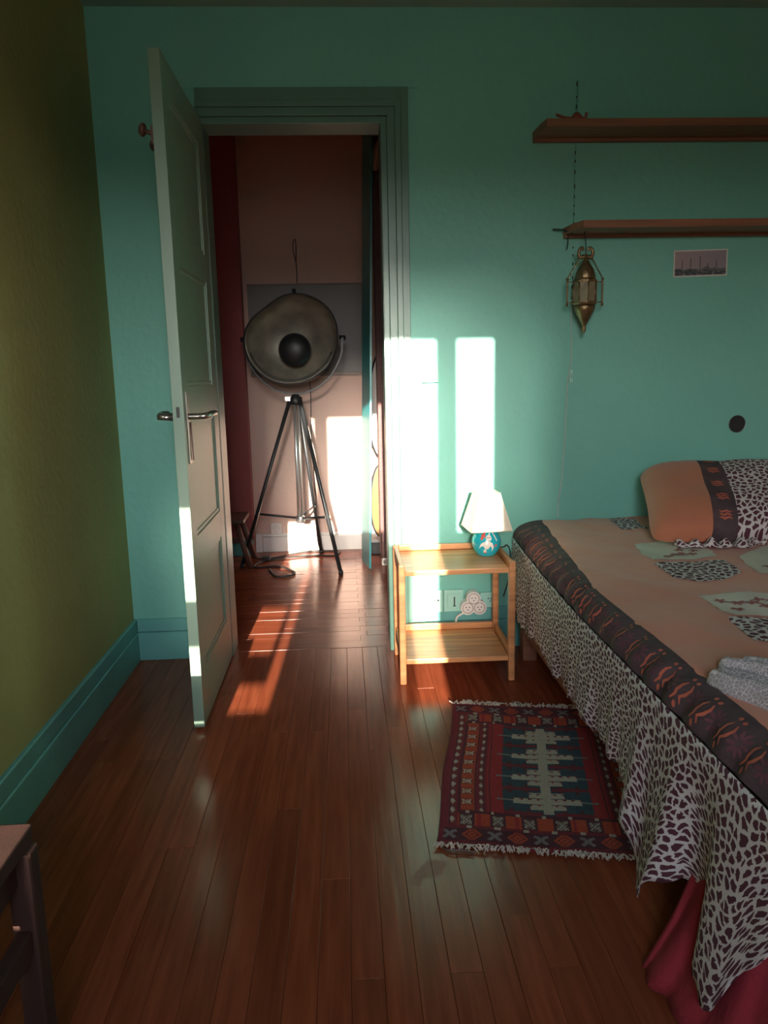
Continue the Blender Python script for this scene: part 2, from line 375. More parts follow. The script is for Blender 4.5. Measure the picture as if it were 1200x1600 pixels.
# floors: every strip a board of its own
fl = tag(empty('floor'), kind='structure')
box('subfloor', GAP, fl, XL-.1, XR+.1, FY-.1, 3.17, -.06, -.0195)
BW = .0638
i0 = int(math.floor((XL + .018) / BW))
cache = {}
def plank(L, parent, name, m_, alongx):
    key = (round(L, 3), alongx)
    if key not in cache:
        a, b = L/2-.0003, BW/2-.00035
        q = (a, b) if alongx else (b, a)
        cache[key] = MB().box(-q[0], q[0], -q[1], q[1], -.018, 0, bev=.0006).mesh('plank', m_)
    return link(name, cache[key], parent)
rp = random.Random(3)
for i in range(i0, 14):
    xa = -.018 + i*BW
    if xa + BW > 1.0: break
    y = 3.088; first = True
    while y > .35:
        L = rp.choice([.9, 1.2, 1.5, 1.8]) if not first else rp.choice([.3, .45, .6, .75, .9, 1.2])
        first = False
        o = plank(L, fl, 'floor_board', FLY, False); o.location = (xa + BW/2, y - L/2, rp.uniform(-.0006, .0006)); o.rotation_euler = (rp.uniform(-.0008, .0008), rp.uniform(-.002, .002), 0)
        y -= L
box('boards_behind', FLY, fl, XL, 1.1, FY, .5, -.03, -.006)
box('boards_under_bed', FLY, fl, .95, XR, .4, 3.05, -.03, -.003)
hf = tag(empty('hall_floor'), kind='structure')
box('subfloor', GAP, hf, -1.7, 1.7, 3.17, HY+.1, -.06, -.0195)
box('threshold_board', FLX, fl, DX0-.03, DX1+.03, 3.0895, 3.172, -.018, .0008, bev=.001)
y = 3.1735; k = 0
while y < HY + .03:
    x = -1.55 + rp.uniform(0, .4); edge = .055 + (.018 if k % 2 else -.012)
    while x < edge - .05:
        L = rp.choice([.6, .75, .9, 1.05])
        if x + L > edge - .2: L = edge - x
        o = plank(round(L, 3), hf, 'floor_board', FLX, True); o.location = (x + L/2, y + BW/2, rp.uniform(-.0006, .0006)); o.rotation_euler = (rp.uniform(-.002, .002), 0, 0); x += L
    L = 1.2
    o = plank(L, hf, 'floor_board', FLX, True); o.location = (edge + L/2, y + BW/2, rp.uniform(-.0006, .0006)); o.rotation_euler = (rp.uniform(-.002, .002), 0, 0)
    y += BW; k += 1

# baseboards: thick lower board, groove, thinner upper board
def baseb(name, m_, pr, a0, a1, axis, h1, h2, t1=.018, t2=.013, sgn=-1, base=0.):
    r_ = tag(empty(name), kind='structure')
    for nm, z0, z1, t in (('lower_board', .001, h1, t1), ('upper_board', h1+.003, h2, t2)):
        pts = [(base, z0), (base+sgn*t, z0), (base+sgn*t, z1-.004), (base+sgn*(t-.004), z1), (base, z1)]
        prism(pts, a0, a1, axis).build(nm, m_, r_)
    return r_
# prism along x: pts=(y,z); along y: pts=(x,z)
baseb('baseboard_back', SKIRT, None, XL+.018, DX0-.11, 'x', .118, .172, base=D)
baseb('baseboard_right', SKIRT, None, .31, XR, 'x', .118, .172, base=D)
baseb('baseboard_left', SKIRT, None, FY, D, 'y', .118, .172, base=XL, sgn=1)
baseb('baseboard_hall', WHITE, None, -.55, 1.6, 'x', .10, .118, base=HY)
baseb('baseboard_recess', SKIRT, None, -1.6, -.602, 'x', .092, .105, base=4.84)
struct('trim_1', WHITE, -.597, -.553, HY-.024, HY, 0, .122, bev=.002)
hp = struct('trim_2', WHITE, -.415, -.41, HY-.006, HY, .118, .16)

# door casing
cs = tag(empty('trim_3'), kind='structure')
def casing_side(sx, x_in, zt):
    for nm, a, b, t, h in (('jamb_strip', 0, .022, .012, .02), ('casing_flat', .022, .052, .022, .052), ('casing_bead', .052, .074, .03, .074), ('casing_edge', .074, .102, .018, .102)):
        xs = sorted((x_in + sx*a, x_in + sx*b))
        box(nm, FRAME, cs, xs[0], xs[1], D-t, D+.002, 0, zt+h, bev=.002)
casing_side(1, DX1, DZ); casing_side(-1, DX0-.0, DZ)
for nm, a, b, t, h in (('head_strip', -.002, .022, .0115, -.0), ('head_flat', .022, .052, .0215, .0), ('head_bead', .052, .074, .0295, 0), ('head_edge', .074, .120, .0175, .0)):
    box(nm, FRAME, cs, DX0-h-.02, DX1+.02 if a < 0 else DX1+min(b, .102), D-t, D+.002, DZ+a, DZ+b, bev=.002)
box('jamb_lining', FRAME, cs, DX1-.001, DX1+.012, D, D+.135, 0, DZ)
box('jamb_lining', FRAME, cs, DX0-.012, DX0+.001, D, D+.135, 0, DZ)
box('jamb_lining', FRAME, cs, DX0, DX1, D, D+.135, DZ-.001, DZ+.012)
box('wall_strip', TEAL, cs, DX1+.103, DX1+.142, D-.004, D+.001, .172, DZ+.119)
box('wall_strip', TEAL, cs, DX0-.10, DX1+.142, D-.0035, D+.001, DZ+.121, DZ+.135)

# the open door leaf
dr = tag(empty('door_1'), kind='structure')
LX0, LX1, LY0, LY1, LZ0, LZ1 = -.521, -.487, 2.38, 3.028, .008, 2.05
panels = [(1.57, 1.95), (1.11, 1.475), (.63, 1.0), (.19, .53)]
PY0, PY1 = 2.475, 2.93
box('stile', LEAF, dr, LX0, LX1, LY0, PY0, LZ0, LZ1, bev=.002)
box('stile', LEAF, dr, LX0, LX1, PY1, LY1, LZ0, LZ1, bev=.002)
zr = [LZ0] + [z for p in panels[::-1] for z in p] + [LZ1]
for a, b in zip(zr[::2], zr[1::2]): box('rail', LEAF, dr, LX0+.0003, LX1-.0003, PY0-.001, PY1+.001, a, b)
for a, b in panels:
    p_ = box('panel', LEAF, dr, LX0+.007, LX1-.007, PY0-.002, PY1+.002, a-.002, b+.002)
    for nm, d in (('molding', (LX1-.008, LX1-.003, PY0, PY0+.014, a, b)), ('molding', (LX1-.008, LX1-.003, PY1-.014, PY1, a, b)),
                  ('molding', (LX1-.008, LX1-.0034, PY0, PY1, a, a+.014)), ('molding', (LX1-.008, LX1-.0034, PY0, PY1, b-.014, b))):
        box(nm, LEAF, p_, *d, bev=.003)
box('latch_plate', BLACK, dr, -.509, -.499, LY0-.0015, LY0+.01, 1.018, 1.05)
hz = 1.018; hy = 2.435
pl = box('handle_plate', GREYM, dr, LX1, LX1+.004, hy-.02, hy+.02, .872, 1.095, bev=.0015)
MB().tube(smoothline([(LX1+.003, hy, hz), (LX1+.035, hy, hz), (LX1+.058, hy+.004, hz+.002), (LX1+.068, hy+.05, hz+.006), (LX1+.066, hy+.115, hz+.004)]), .0095, 10).build('handle', GREYM, pl)
MB().tube([(LX1+.006, hy+.012, 1.0), (LX1+.007, hy+.014, .88)], .0022, 6).build('hanging_string', MAUVE, pl)
pl2 = box('handle_plate', GREYM, dr, LX0-.004, LX0, hy-.02, hy+.02, .872, 1.095, bev=.0015)
MB().tube(smoothline([(LX0-.003, hy, hz), (LX0-.03, hy, hz), (LX0-.05, hy+.004, hz+.002), (LX0-.055, hy+.05, hz+.006), (LX0-.054, hy+.115, hz+.004)]), .0105, 10).build('handle', GREYM, pl2)
MB().tube([(LX0-.01, hy, hz+.0), (LX0-.058, hy-.004, hz-.002)], .013, 10, r1=.006).build('handle_neck', GREYM, pl2)
for yy, zz in ((2.40, 1.84), (2.53, 1.835), (2.66, 1.83)):
    k_ = MB().tube([(LX0, yy, zz-.012), (LX0-.028, yy, zz-.002)], .006, 8).build('coat_hook', DARKW, dr)
    mt = Matrix.Translation((LX0-.024, yy, zz-.001)) @ Matrix.Rotation(R(-80), 4, 'Y')
    MB().lathe([(0, 0), (.013, .001), (.019, .006), (.018, .012), (.011, .018), (0, .021)], n=16, mtx=mt).build('knob', DARKW, k_)
box('coat_hook_rail', DARKW, dr, LX0-.008, LX0, 2.39, 2.95, 1.80, 1.85)

# ================================================================== BED
bed = tag(empty('bed', (1.4, 2.0, 0)), 'wooden bed frame with mattress hidden under the spread', 'bed')
bed_o = Vector((1.4, 2.0, 0))
def off(mb, o):
    mb.v = [(x-o[0], y-o[1], z-o[2]) for x, y, z in mb.v]; return mb
off(MB().box(.70, 2.15, 1.05, 3.01, .25, .50, bev=.04), bed_o).build('mattress', LINEN, bed)
off(MB().box(.72, 2.15, 1.08, 3.01, .16, .249), bed_o).build('frame', PINE, bed)
for x, y in ((.68, 2.86), (.74, 1.12), (2.08, 2.9), (2.08, 1.12)):
    off(MB().box(x, x+.055, y, y+.06, .001, .20, bev=.003), bed_o).build('leg', SHELF, bed)
off(MB().box(.681, .719, 2.0, 2.86, .12, .20), bed_o).build('side_rail', SHELF, bed)

XE = [(1.0, .635), (2.0, .632), (2.42, .642), (2.8, .66), (3.04, .676)]
BIN = [(1.0, .068), (1.6, .062), (2.0, .052), (2.35, .078), (2.7, .1), (3.04, .118)]
# outline of the bed top: stations (x, y, nx, ny, s)
ST = []; s_ = 0
N1 = 150
for i in range(N1+1):
    y = 3.035 - (3.035-1.03)*i/N1; ST.append((lerp(XE, y), y, -1, 0))
for i in range(1, 11):
    a = R(90)*i/10; ST.append((.685 - .05*math.cos(a), 1.03 - .05*math.sin(a), -math.cos(a), -math.sin(a)))
for i in range(1, 41): ST.append((.685 + 1.45*i/40, .98, 0, -1))
AL = [0]
for p, q in zip(ST, ST[1:]): AL.append(AL[-1] + math.hypot(p[0]-q[0], p[1]-q[1]))
NS = len(ST) - 1
def stat(f):
    f = max(0, min(NS, f)); i = min(int(f), NS-1); t = f-i
    p, q = ST[i], ST[i+1]; r_ = [p[k]+(q[k]-p[k])*t for k in range(4)]
    l = math.hypot(r_[2], r_[3]); return r_[0], r_[1], r_[2]/l, r_[3]/l, AL[i]+(AL[i+1]-AL[i])*t
def f_of_s(s):
    for i in range(NS):
        if AL[i+1] >= s: return i + (s-AL[i])/(AL[i+1]-AL[i])
    return NS
ZT, ZB = .535, .47
def topz(x, y):
    return ZT + .006*noise.noise((x*5, y*5, 0)) + .0055*noise.noise((x*16, y*8, 3)) + .004*math.exp(-((x-.86-(2.0-y)*.3)/.03)**2)*sm(1.3, 1.8, y)*(1-sm(2.2, 2.6, y))
def band_pt(f, wv, o=0.):
    x, y, nx, ny, s = stat(f)
    bw = lerp(BIN, y) if ny == 0 else .068
    ph = wv*R(90); k = 1 - math.sin(ph)
    ruf = .004*math.sin(s*62 + wv*2)*math.sin(ph*1.3) + .004*noise.noise((s*22, wv*2, 1))
    ox = -bw*k + ruf; oz = ZB + (ZT-ZB)*math.cos(ph) + ruf*.6 + .003*noise.noise((s*9, wv, 9))
    dx, dz = math.sin(ph)*.9+.1, math.cos(ph)
    return (x + nx*(ox + o*dx), y + ny*(ox + o*dx), oz + o*dz)
HEM = [(0, .17), (.3, .18), (.55, .205), (.85, .205), (1.1, .212), (1.33, .222), (1.46, .20), (1.53, .13), (1.59, .058), (1.65, .07), (1.70, .14), (1.74, .175), (1.78, .15), (1.86, .11), (1.93, .075), (1.96, .09), (2.0, .19), (2.05, .31), (2.15, .35), (2.6, .3), (4, .3)]
def skirt_pt(u, v):
    x, y, nx, ny, s = stat(u*NS)
    hem = lerp(HEM, s) + .006*math.sin(s*83) + .005*noise.noise((s*30, 0, 5))
    d = v**.9; z = ZB + (hem-ZB)*d
    rip = (.004*math.sin(s*34 + 1.3*noise.noise((s*3, 0, 0))) + .003*math.sin(s*71+1) + .009*noise.noise((s*6, d*1.5, 2)))*d*(.6+.6*d)
    fold = .055*math.exp(-((s-1.66)/.075)**2) - .03*math.exp(-((s-1.78)/.05)**2) + .05*math.exp(-((s-1.93)/.09)**2) + .03*math.exp(-((s-1.5)/.05)**2)
    o = rip + fold*d**1.4 + .005 + .004*d
    return (x + nx*o, y + ny*o, z)
spr = tag(empty('bedspread', (1.4, 2.0, ZT)), 'terracotta patchwork bedspread with aubergine border and leopard print skirt', 'bedspread')
so = Vector((1.4, 2.0, ZT))
def xin(y): return lerp(XE, y) + lerp(BIN, y)
mb = MB().grid(lambda u, v: ((lambda y: (xin(y)-.004 + (2.13-xin(y))*u**1.3, y, topz(xin(y)+(2.13-xin(y))*u**1.3, y) - .003*(u < .01)))(3.035-(3.035-1.045)*v)), 60, 80)
off(mb, so).build('top_panel', BROWN, spr)
mb = MB().grid(lambda u, v: band_pt(u*NS, v), NS*2, 10)
bnd = off(mb, so).build('border_band', BAND, spr)
mb = MB().grid(skirt_pt, NS*3, 22, uvf=lambda u, v: (stat(u*NS)[4], v*.42))
sk = off(mb, so).build('skirt', LEO, spr, solid=.002)
# raw wavy lower edge of the border where it meets the skirt, and printed motifs on it
def ribbon(pts, wd, surf):
    n = len(pts); L_, R_ = [], []
    for i, (a, b) in enumerate(pts):
        p, q = pts[max(i-1, 0)], pts[min(i+1, n-1)]; dx, dy = q[0]-p[0], q[1]-p[1]; l = math.hypot(dx, dy) or 1
        wk = wd*(math.sin(math.pi*(i+.3)/(n-.4))**.6)
        L_.append(surf(a - dy/l*wk, b + dx/l*wk)); R_.append(surf(a + dy/l*wk, b - dx/l*wk))
    return L_ + R_, [(i, i+1, n+i+1, n+i) for i in range(n-1)]
def disc(c, rx, ry, surf, n=10, rot=0.):
    ps = []
    for k in range(n):
        a = 2*math.pi*k/n; ex, ey = rx*math.cos(a), ry*math.sin(a)
        ps.append(surf(c[0]+ex*math.cos(rot)-ey*math.sin(rot), c[1]+ex*math.sin(rot)+ey*math.cos(rot)))
    return ps, [tuple(range(n))]
k = 0; s0 = .1
while s0 < 2.1:
    surf = lambda a, b, s0=s0, o=.0022: band_pt(f_of_s(max(.0, s0 + a)), max(.02, min(.98, .5 + b/.115)), o)
    mb = MB()
    for sg in (-1, 1):
        mb.add(*ribbon([(.005+.008*sg, -.018), (.004+.014*sg, -.006), (.012*sg, .010), (-.004+.006*sg, .02), (-.006+.013*sg, .034)], .004, surf))
    mb.add(*disc((.014, -.030), .005, .005, surf)); mb.add(*disc((-.004, -.032), .005, .005, surf)); mb.add(*disc((-.006, .04), .0045, .008, surf))
    off(mb, so).build('printed_tulip', MOTIF, bnd)
    mb = MB(); c0 = .042
    surf2 = lambda a, b, s0=s0: band_pt(f_of_s(max(0, s0 + a)), max(.02, min(.98, .5 + b/.115)), .0014)
    for q in range(9):
        a = 2*math.pi*q/9; mb.add(*disc((c0+.015*math.cos(a), .006+.019*math.sin(a)), .011, .0042, surf2, 8, a))
    off(mb, so).build('printed_daisy', PETAL, bnd)
    s0 += .086; k += 1
def poly_patch(name, m_, outline, o=.0025, sub=26):
    xs = [p[0] for p in outline]; ys = [p[1] for p in outline]; x0, x1, y0, y1 = min(xs), max(xs), min(ys), max(ys)
    bm = bmesh.new()
    pts = []
    for i, (a, b) in enumerate(zip(outline, outline[1:]+outline[:1])):
        for t in range(8):
            f = t/8; wx = .006*noise.noise((i*3.1+f*4, x0, 2)); wy = .006*noise.noise((i*3.1+f*4, y0, 7))
            pts.append((a[0]+(b[0]-a[0])*f+wx, a[1]+(b[1]-a[1])*f+wy))
    def inside(x, y):
        c = False
        for (xa, ya), (xb, yb) in zip(pts, pts[1:]+pts[:1]):
            if (ya > y) != (yb > y) and x < (xb-xa)*(y-ya)/(yb-ya)+xa: c = not c
        return c
    n = len(pts); cx, cyy = sum(p[0] for p in pts)/n, sum(p[1] for p in pts)/n
    vs_ = []; uv = {}; rings = 8
    mb = MB()
    for j in range(rings+1):
        for (x, y) in pts:
            f = j/rings; px, py = cx+(x-cx)*f, cyy+(y-cyy)*f
            uv[len(vs_)] = (px, py); vs_.append((px, py, topz(px, py)+o))
    fs = [(j*n+i, j*n+(i+1) % n, (j+1)*n+(i+1) % n, (j+1)*n+i) for j in range(rings) for i in range(n)]
    mb.add(vs_, fs, True); mb.uv = uv; bm.free()
    return off(mb, so).build(name, m_, spr)
c1 = poly_patch('patch', CREAMF, [(.992, 2.548), (1.15, 2.60), (1.203, 2.421), (1.184, 2.343), (1.073, 2.315), (.962, 2.313), (.958, 2.392)])
poly_patch('patch', LEO2, [(.947, 2.274), (1.072, 2.285), (1.182, 2.3), (1.166, 2.151), (1.074, 2.084), (.996, 2.073), (.943, 2.115), (.947, 2.187)])
c2 = poly_patch('patch', CREAMF, [(1.249, 2.334), (1.425, 2.476), (1.538, 2.44), (1.338, 2.114), (1.231, 2.128), (1.206, 2.131), (1.229, 2.252)])
c3 = poly_patch('patch', CREAMF, [(.927, 1.928), (1.004, 1.943), (1.119, 1.928), (1.234, 1.914), (1.132, 1.749), (.947, 1.76), (.929, 1.793), (.934, 1.863)])
poly_patch('patch', LEO2, [(.921, 1.753), (1.013, 1.738), (1.115, 1.721), (1.014, 1.558), (.89, 1.571), (.899, 1.638)])
poly_patch('patch', LEO2, [(1.06, 3.013), (1.167, 3.0), (1.135, 2.793), (1.037, 2.796), (1.038, 2.883)])
rf = random.Random(11)
for pc, pts in ((c1, [(1.06, 2.38), (1.09, 2.40), (1.12, 2.385), (1.03, 2.36), (1.1, 2.44), (1.14, 2.42)]), (c3, [(.965, 1.88), (1.0, 1.855), (1.035, 1.845), (.975, 1.81), (1.06, 1.87), (1.09, 1.86), (1.05, 1.82)]), (c2, [(1.27, 2.2), (1.3, 2.19), (1.31, 2.23)])):
    for (x, y) in pts:
        mb = MB(); sf = lambda a, b: (a, b, topz(a, b)+.0042)
        for q in range(5):
            a = 2*math.pi*q/5 + rf.random(); mb.add(*disc((x+.009*math.cos(a), y+.009*math.sin(a)), .009, .005, sf, 8, a))
        off(mb, so).build('printed_flower', FLOWER, pc)
    mb = MB(); sf = lambda a, b: (a, b, topz(a, b)+.0038)
    for (p, q) in zip(pts, pts[1:3]+pts[:1]):
        mb.add(*ribbon([(p[0]+(q[0]-p[0])*t/5, p[1]+(q[1]-p[1])*t/5+.004*math.sin(t*1.6)) for t in range(6)], .0016, sf))
    off(mb, so).build('printed_twig', DARKG, pc)

# crimson blanket hanging under the spread at the near corner
bl = tag(empty('blanket', (.7, 1.1, 0)), 'crimson blanket hanging to the floor below the leopard skirt', 'blanket')
bo = Vector((.7, 1.1, 0))
BP = [(.675, 1.30), (.675, 1.24), (.675, 1.15), (.68, 1.07), (.71, 1.01), (.78, .99), (.95, .99), (1.3, .99), (2.1, .99)]
BQ = [(.552, 1.285), (.540, 1.235), (.565, 1.14), (.58, 1.02), (.65, .93), (.78, .92), (.95, .90), (1.3, .92), (2.1, .92)]
A_ = smoothline([(x, y, 0) for x, y in BP], 12); B_ = smoothline([(x, y, 0) for x, y in BQ], 12); nb = len(A_)-1
def blk(u, v):
    i = min(int(u*nb), nb-1); t = u*nb-i
    a = A_[i].lerp(A_[i+1], t); b = B_[i].lerp(B_[i+1], t); p = a.lerp(b, v**2.2)
    wv = .012*math.sin(u*60)*v + .01*noise.noise((u*20, v*2, 4))*v
    return (p.x - wv*.6, p.y - wv*.6, .40*(1-v)+.004)
off(MB().grid(blk, 120, 16), bo).build('blanket_cloth', REDB, bl, solid=.004)
mb = MB()
for i in range(46):
    u = .36 + i*.0065; p = blk(u, .79+.01*math.sin(i)); q = blk(u+.0028, .81)
    mb.tube([(p[0]-.005, p[1]-.005, p[2]), (q[0]-.005, q[1]-.005, q[2])], .0022, 5)
tag(off(mb, bo).build('hem_stitching', DARKW, bl), kind='stuff')

# pillow: three cloth panels on one cushion, leaning on the wall
pw = tag(empty('pillow', (1.45, 2.7, .56)), 'burnt orange pillow with dark embroidered stripe and leopard end leaning on wall', 'pillow')
po_ = Vector((1.45, 2.7, .56))
def pil(u, v, side=1, o=0.):
    # u left to right, v bottom to top
    du, dv = abs(2*u-1), abs(2*v-1)
    u, v = .5+(u-.5)*(1-.055*dv**7), .5+(v-.5)*(1-.12*du**7)
    xb = 1.03 + .60*u; xt = 1.145 + .60*u
    x = xb + (xt-xb)*v; y = 2.50 + .45*v + .01*math.sin(u*9); z = .545 + .195*v
    e = max(0, 1-du**6)**.5 * max(0, 1-dv**4)**.5
    pin = .012*(du**3)*(1-dv**2)
    x += pin*(1 if u < .5 else -1)
    z += -.010*(dv**3)*(1-du**2)*(1 if v > .5 else -.3)
    th = (.095 if side > 0 else .02)*e
    th += .006*noise.noise((u*5, v*5, 1))*e*(side > 0)
    n = Vector((.05, -.45, .9)).normalized()
    return (x + n.x*side*th + n.x*o, y + n.y*(side*th+o), z + n.z*(side*th + o))
US = [0, .335, .475, 1]
for nm, m_, a, b in (('orange_panel', ORANGE, 0, .335), ('embroidered_stripe', BAND, .335, .475), ('leopard_panel', LEO2, .475, 1)):
    mb = MB()
    for side in (1, -1):
        mb.grid(lambda u, v: pil(a+(b-a)*u, v, side), 24, 36, uvf=lambda u, v: ((a+(b-a)*u)*.62, v*.5))
    po2 = off(mb, po_).build(nm, m_, pw)
    if nm == 'embroidered_stripe':
        for q in range(5):
            v0 = .12 + .18*q; mb = MB(); sf = lambda a_, b_: pil(.405+a_, v0+b_, 1, .003)
            for t in range(3): mb.add(*ribbon([(-.035+.014*j, -.028+.026*t+.008*math.sin(j*2.2+t)) for j in range(6)], .008, sf))
            off(mb, po_).build('printed_motif', MOTIF, po2)
# ruffle of leopard cloth at the foot of the pillow
rfl = tag(empty('ruffle_cloth', (1.28, 2.46, .54)), 'scrunched leopard print cloth tucked under the pillow front edge', 'cloth')
def rufl(u, v):
    x = 1.10 + .30*u; y = 2.475 - .035*v - .02*noise.noise((u*6, v, 2)) - .03*math.exp(-((u-.62)/.2)**2)*v
    return (x - 1.28, y - 2.46, .006 + .028*math.sin(math.pi*min(1, v*1.05))*(.6+.5*noise.noise((u*9, 1, 1))+.3*math.sin(u*38)))
MB().grid(rufl, 60, 14, uvf=lambda u, v: (u*.32, v*.12)).build('cloth', LEO2, rfl, solid=.0015)

# silver grey crumpled cloth on the near part of the bed
gc = tag(empty('crumpled_scarf', (.80, 1.33, .54)), 'silver grey crackled scarf lying crumpled on the bedspread', 'scarf')
fo = [((.710, 1.376), (.80, 1.15), .015, .028), ((.735, 1.398), (.855, 1.16), .012, .022), ((.754, 1.425), (.925, 1.19), .015, .034), ((.775, 1.40), (.97, 1.2), .011, .022), ((.795, 1.42), (1.0, 1.24), .016, .036), ((.838, 1.418), (1.05, 1.3), .016, .032), ((.82, 1.39), (1.03, 1.24), .012, .024), ((.88, 1.42), (1.08, 1.35), .018, .03)]
def gh(x, y):
    h = -1
    for (a, b), (c, d), wd, hh in fo:
        dx, dy = c-a, d-b; l = math.hypot(dx, dy); t = ((x-a)*dx+(y-b)*dy)/(l*l)
        wd = wd*(1+.75*max(0, min(1, t)))
        px = abs((x-a)*dy-(y-b)*dx + .004*l*math.sin(t*9+a*50))/l; over = max(0, -t*l, (t-1)*l)
        q = 1-(px*px+over*over)/(wd*wd)
        if q > 0: h = max(h, hh*math.sqrt(q)*(.6+.4*min(1, max(0, t)*2+.3)) + .0015*noise.noise((x*60, y*60, 0)))
        else: h = max(h, .03*q)
    return h
NX, NY = 170, 150
gx = lambda u: .64 + .42*u
gy = lambda v: 1.10 + .38*v
mb = MB().grid(lambda u, v: (gx(u)-.80, gy(v)-1.33, max(gh(gx(u), gy(v)), -.02)+.001), NX, NY, keep=lambda u, v: gh(gx(u), gy(v)) > -.016)
mb.build('scarf_cloth', SILVER, gc, solid=.002)

# ================================================================== RUG
rug = tag(empty('rug', (.191, 1.692, .002), math.atan2(-.1945, .981)), 'small red and blue woven rug with cream stepped medallions beside bed', 'rug')
RW, RL = .565, .802
def rugcol(p, q):
    red, dred, org, blu, crm, dk = (.34, .018, .024), (.20, .014, .028), (.44, .055, .02), (.028, .06, .085), (.46, .38, .31), (.085, .014, .028)
    pp = min(p, 1-p); qq = min(q, 1-q)
    def star(a, b, n=1.):   # small cream geometric motif, a,b in -1..1
        a, b = abs(a), abs(b)
        return (a < .75 and b < .85) and ((a+b) % .5 < .22 or abs(a-b) < .16)
    if pp < .025: return dred if pp > .008 else (.15, .02, .03)
    if qq < .02: return dred
    # outer end band of stars (top & bottom)
    if qq < .085:
        c = (p*10) % 1; i = int(p*10)
        a, b = (c-.5)*2.4, (qq-.052)/.03
        if abs(a) < 1 and abs(b) < 1 and abs(a)+abs(b) < 1.35:
            if i % 2: return org if (abs(a)+abs(b)) % .6 > .18 else dk
            return (.22, .18, .19) if abs(abs(a)-abs(b)) < .3 else dk
        return dk
    if qq < .10: return crm if int(p*40) % 5 == 0 else dred
    # end band of cream rosettes
    if qq < .165 and pp > .085:
        c = ((p-.05)*7) % 1
        if abs(c-.5) < .23 and star((c-.5)/.23, (qq-.132)/.03): return (.34, .29, .24)
        if abs(c-.5) < .25: return dk
        return org if int(p*70) % 6 else red
    if qq < .18 and pp > .085: return dk if int(p*60) % 7 else crm
    # side guard
    if pp < .085:
        if .045 < pp < .068:
            c = (q*19) % 1
            return crm if abs(c-.5)+abs(pp-.0565)*24 < .33 else ((.16, .04, .045) if abs(c-.5) < .4 else dred)
        return dred if int(pp*220) % 3 else dk
    # orange side border with cream rosettes
    if pp < .165:
        c = (q*15) % 1
        if abs(c-.5) < .28 and star((pp-.125)/.032, (c-.5)/.28): return crm
        if abs(c-.5) < .3 and abs(pp-.125) < .03: return (.24, .03, .02)
        return org if .095 < pp < .158 else dk
    if pp < .215:
        if .18 < pp < .2:
            c = (q*19) % 1
            return crm if abs(c-.5)+abs(pp-.19)*24 < .3 else (.15, .035, .04)
        return dk if int(pp*300) % 3 == 0 else dred
    if pp < .235: return dk if pp > .228 else red
    # field
    px, py = p-.5, q
    y0, y1 = .19, .80
    t = (py-y0)/(y1-y0)
    if 0 <= t <= 1:
        k = min(3, int(t*4)); l = (t*4-k-.5)
        ax = abs(px)
        cream = False
        if abs(l) < .125: cream = ax < .16
        if .125 <= abs(l) < .34: cream = ax < .085
        if abs(l) >= .34: cream = ax < .022
        if cream:
            gx_, gy_ = ((px+.5)*25) % 1 - .5, ((l+.5)*4.4) % 1 - .5
            if abs(l) < .3 and abs(gx_)+abs(gy_) < .23 and ax > .012: return (.26, .04, .04) if abs(gx_) < .12 else dk
            if abs(l) > .11 and abs(l) < .14 and ax > .02: return (.12, .08, .08)
            return crm
        if abs(l) < .03 and ax < .235: return (.2, .19, .18)
    if abs(px) < .205 and .175 < q < .825:
        st = abs((t*4) % 1 - .5)
        if st > .44 and abs(px) > .03: return dred
        if st > .3 and int((px+.5)*50) % 4 == 0: return (.09, .02, .03)
        return blu if noise.noise((p*60, q*40, 0)) > -.25 else (.035, .045, .06)
    return red
NU, NV = 170, 210
mb = MB().grid(lambda u, v: (u*RW + .004*math.sin(v*9+1)*(1-u) - .004*sm(.75, 1, v)*0, v*RL + .003*math.sin(u*11), .0075 + .0018*noise.noise((u*6, v*7, 1))), NU, NV)
me = mb.mesh('pile', RUG)
ca = me.color_attributes.new('weave', 'FLOAT_COLOR', 'CORNER')
for pg in me.polygons:
    i, j = pg.index % NU, pg.index // NU
    c = rugcol((i+.5)/NU, (j+.5)/NV)
    for li in pg.loop_indices: ca.data[li].color = (*c, 1)
pile = link('pile', me, rug); md = pile.modifiers.new('thickness', 'SOLIDIFY'); md.thickness = .006; md.offset = -1
for q, nm in ((0, 'fringe'), (1, 'fringe')):
    mb = MB(); rr = random.Random(5+q)
    for i in range(190):
        u = rr.random()*RW; lump = .5+.5*noise.noise((u*9, q*5, 3))
        L = (.012 + .02*lump*rr.random()) if q == 0 else (.012 + .05*lump*rr.random())
        sg = -1 if q == 0 else 1; y0 = (0 if q == 0 else RL) - sg*.003
        dx = rr.uniform(-.02, .02)
        mb.tube([(u, y0, .007), (u+dx*.4, y0+sg*L*.5, .007+rr.random()*.01), (u+dx, y0+sg*L, .003+rr.random()*.006)], .0016, 4)
    tag(mb.build(nm, FRINGE, rug), kind='stuff')
MB().tube(smoothline([(.005, 0, .006), (.03, -.02, .004), (.06, -.018, .004), (.10, -.02, .003)]), .002, 5).build('loose_yarn', DARKW, rug)
MB().tube(smoothline([(.012, 0, .006), (.035, -.03, .004), (.07, -.027, .004), (.095, -.03, .003)]), .0018, 5).build('loose_yarn', DARKW, rug)

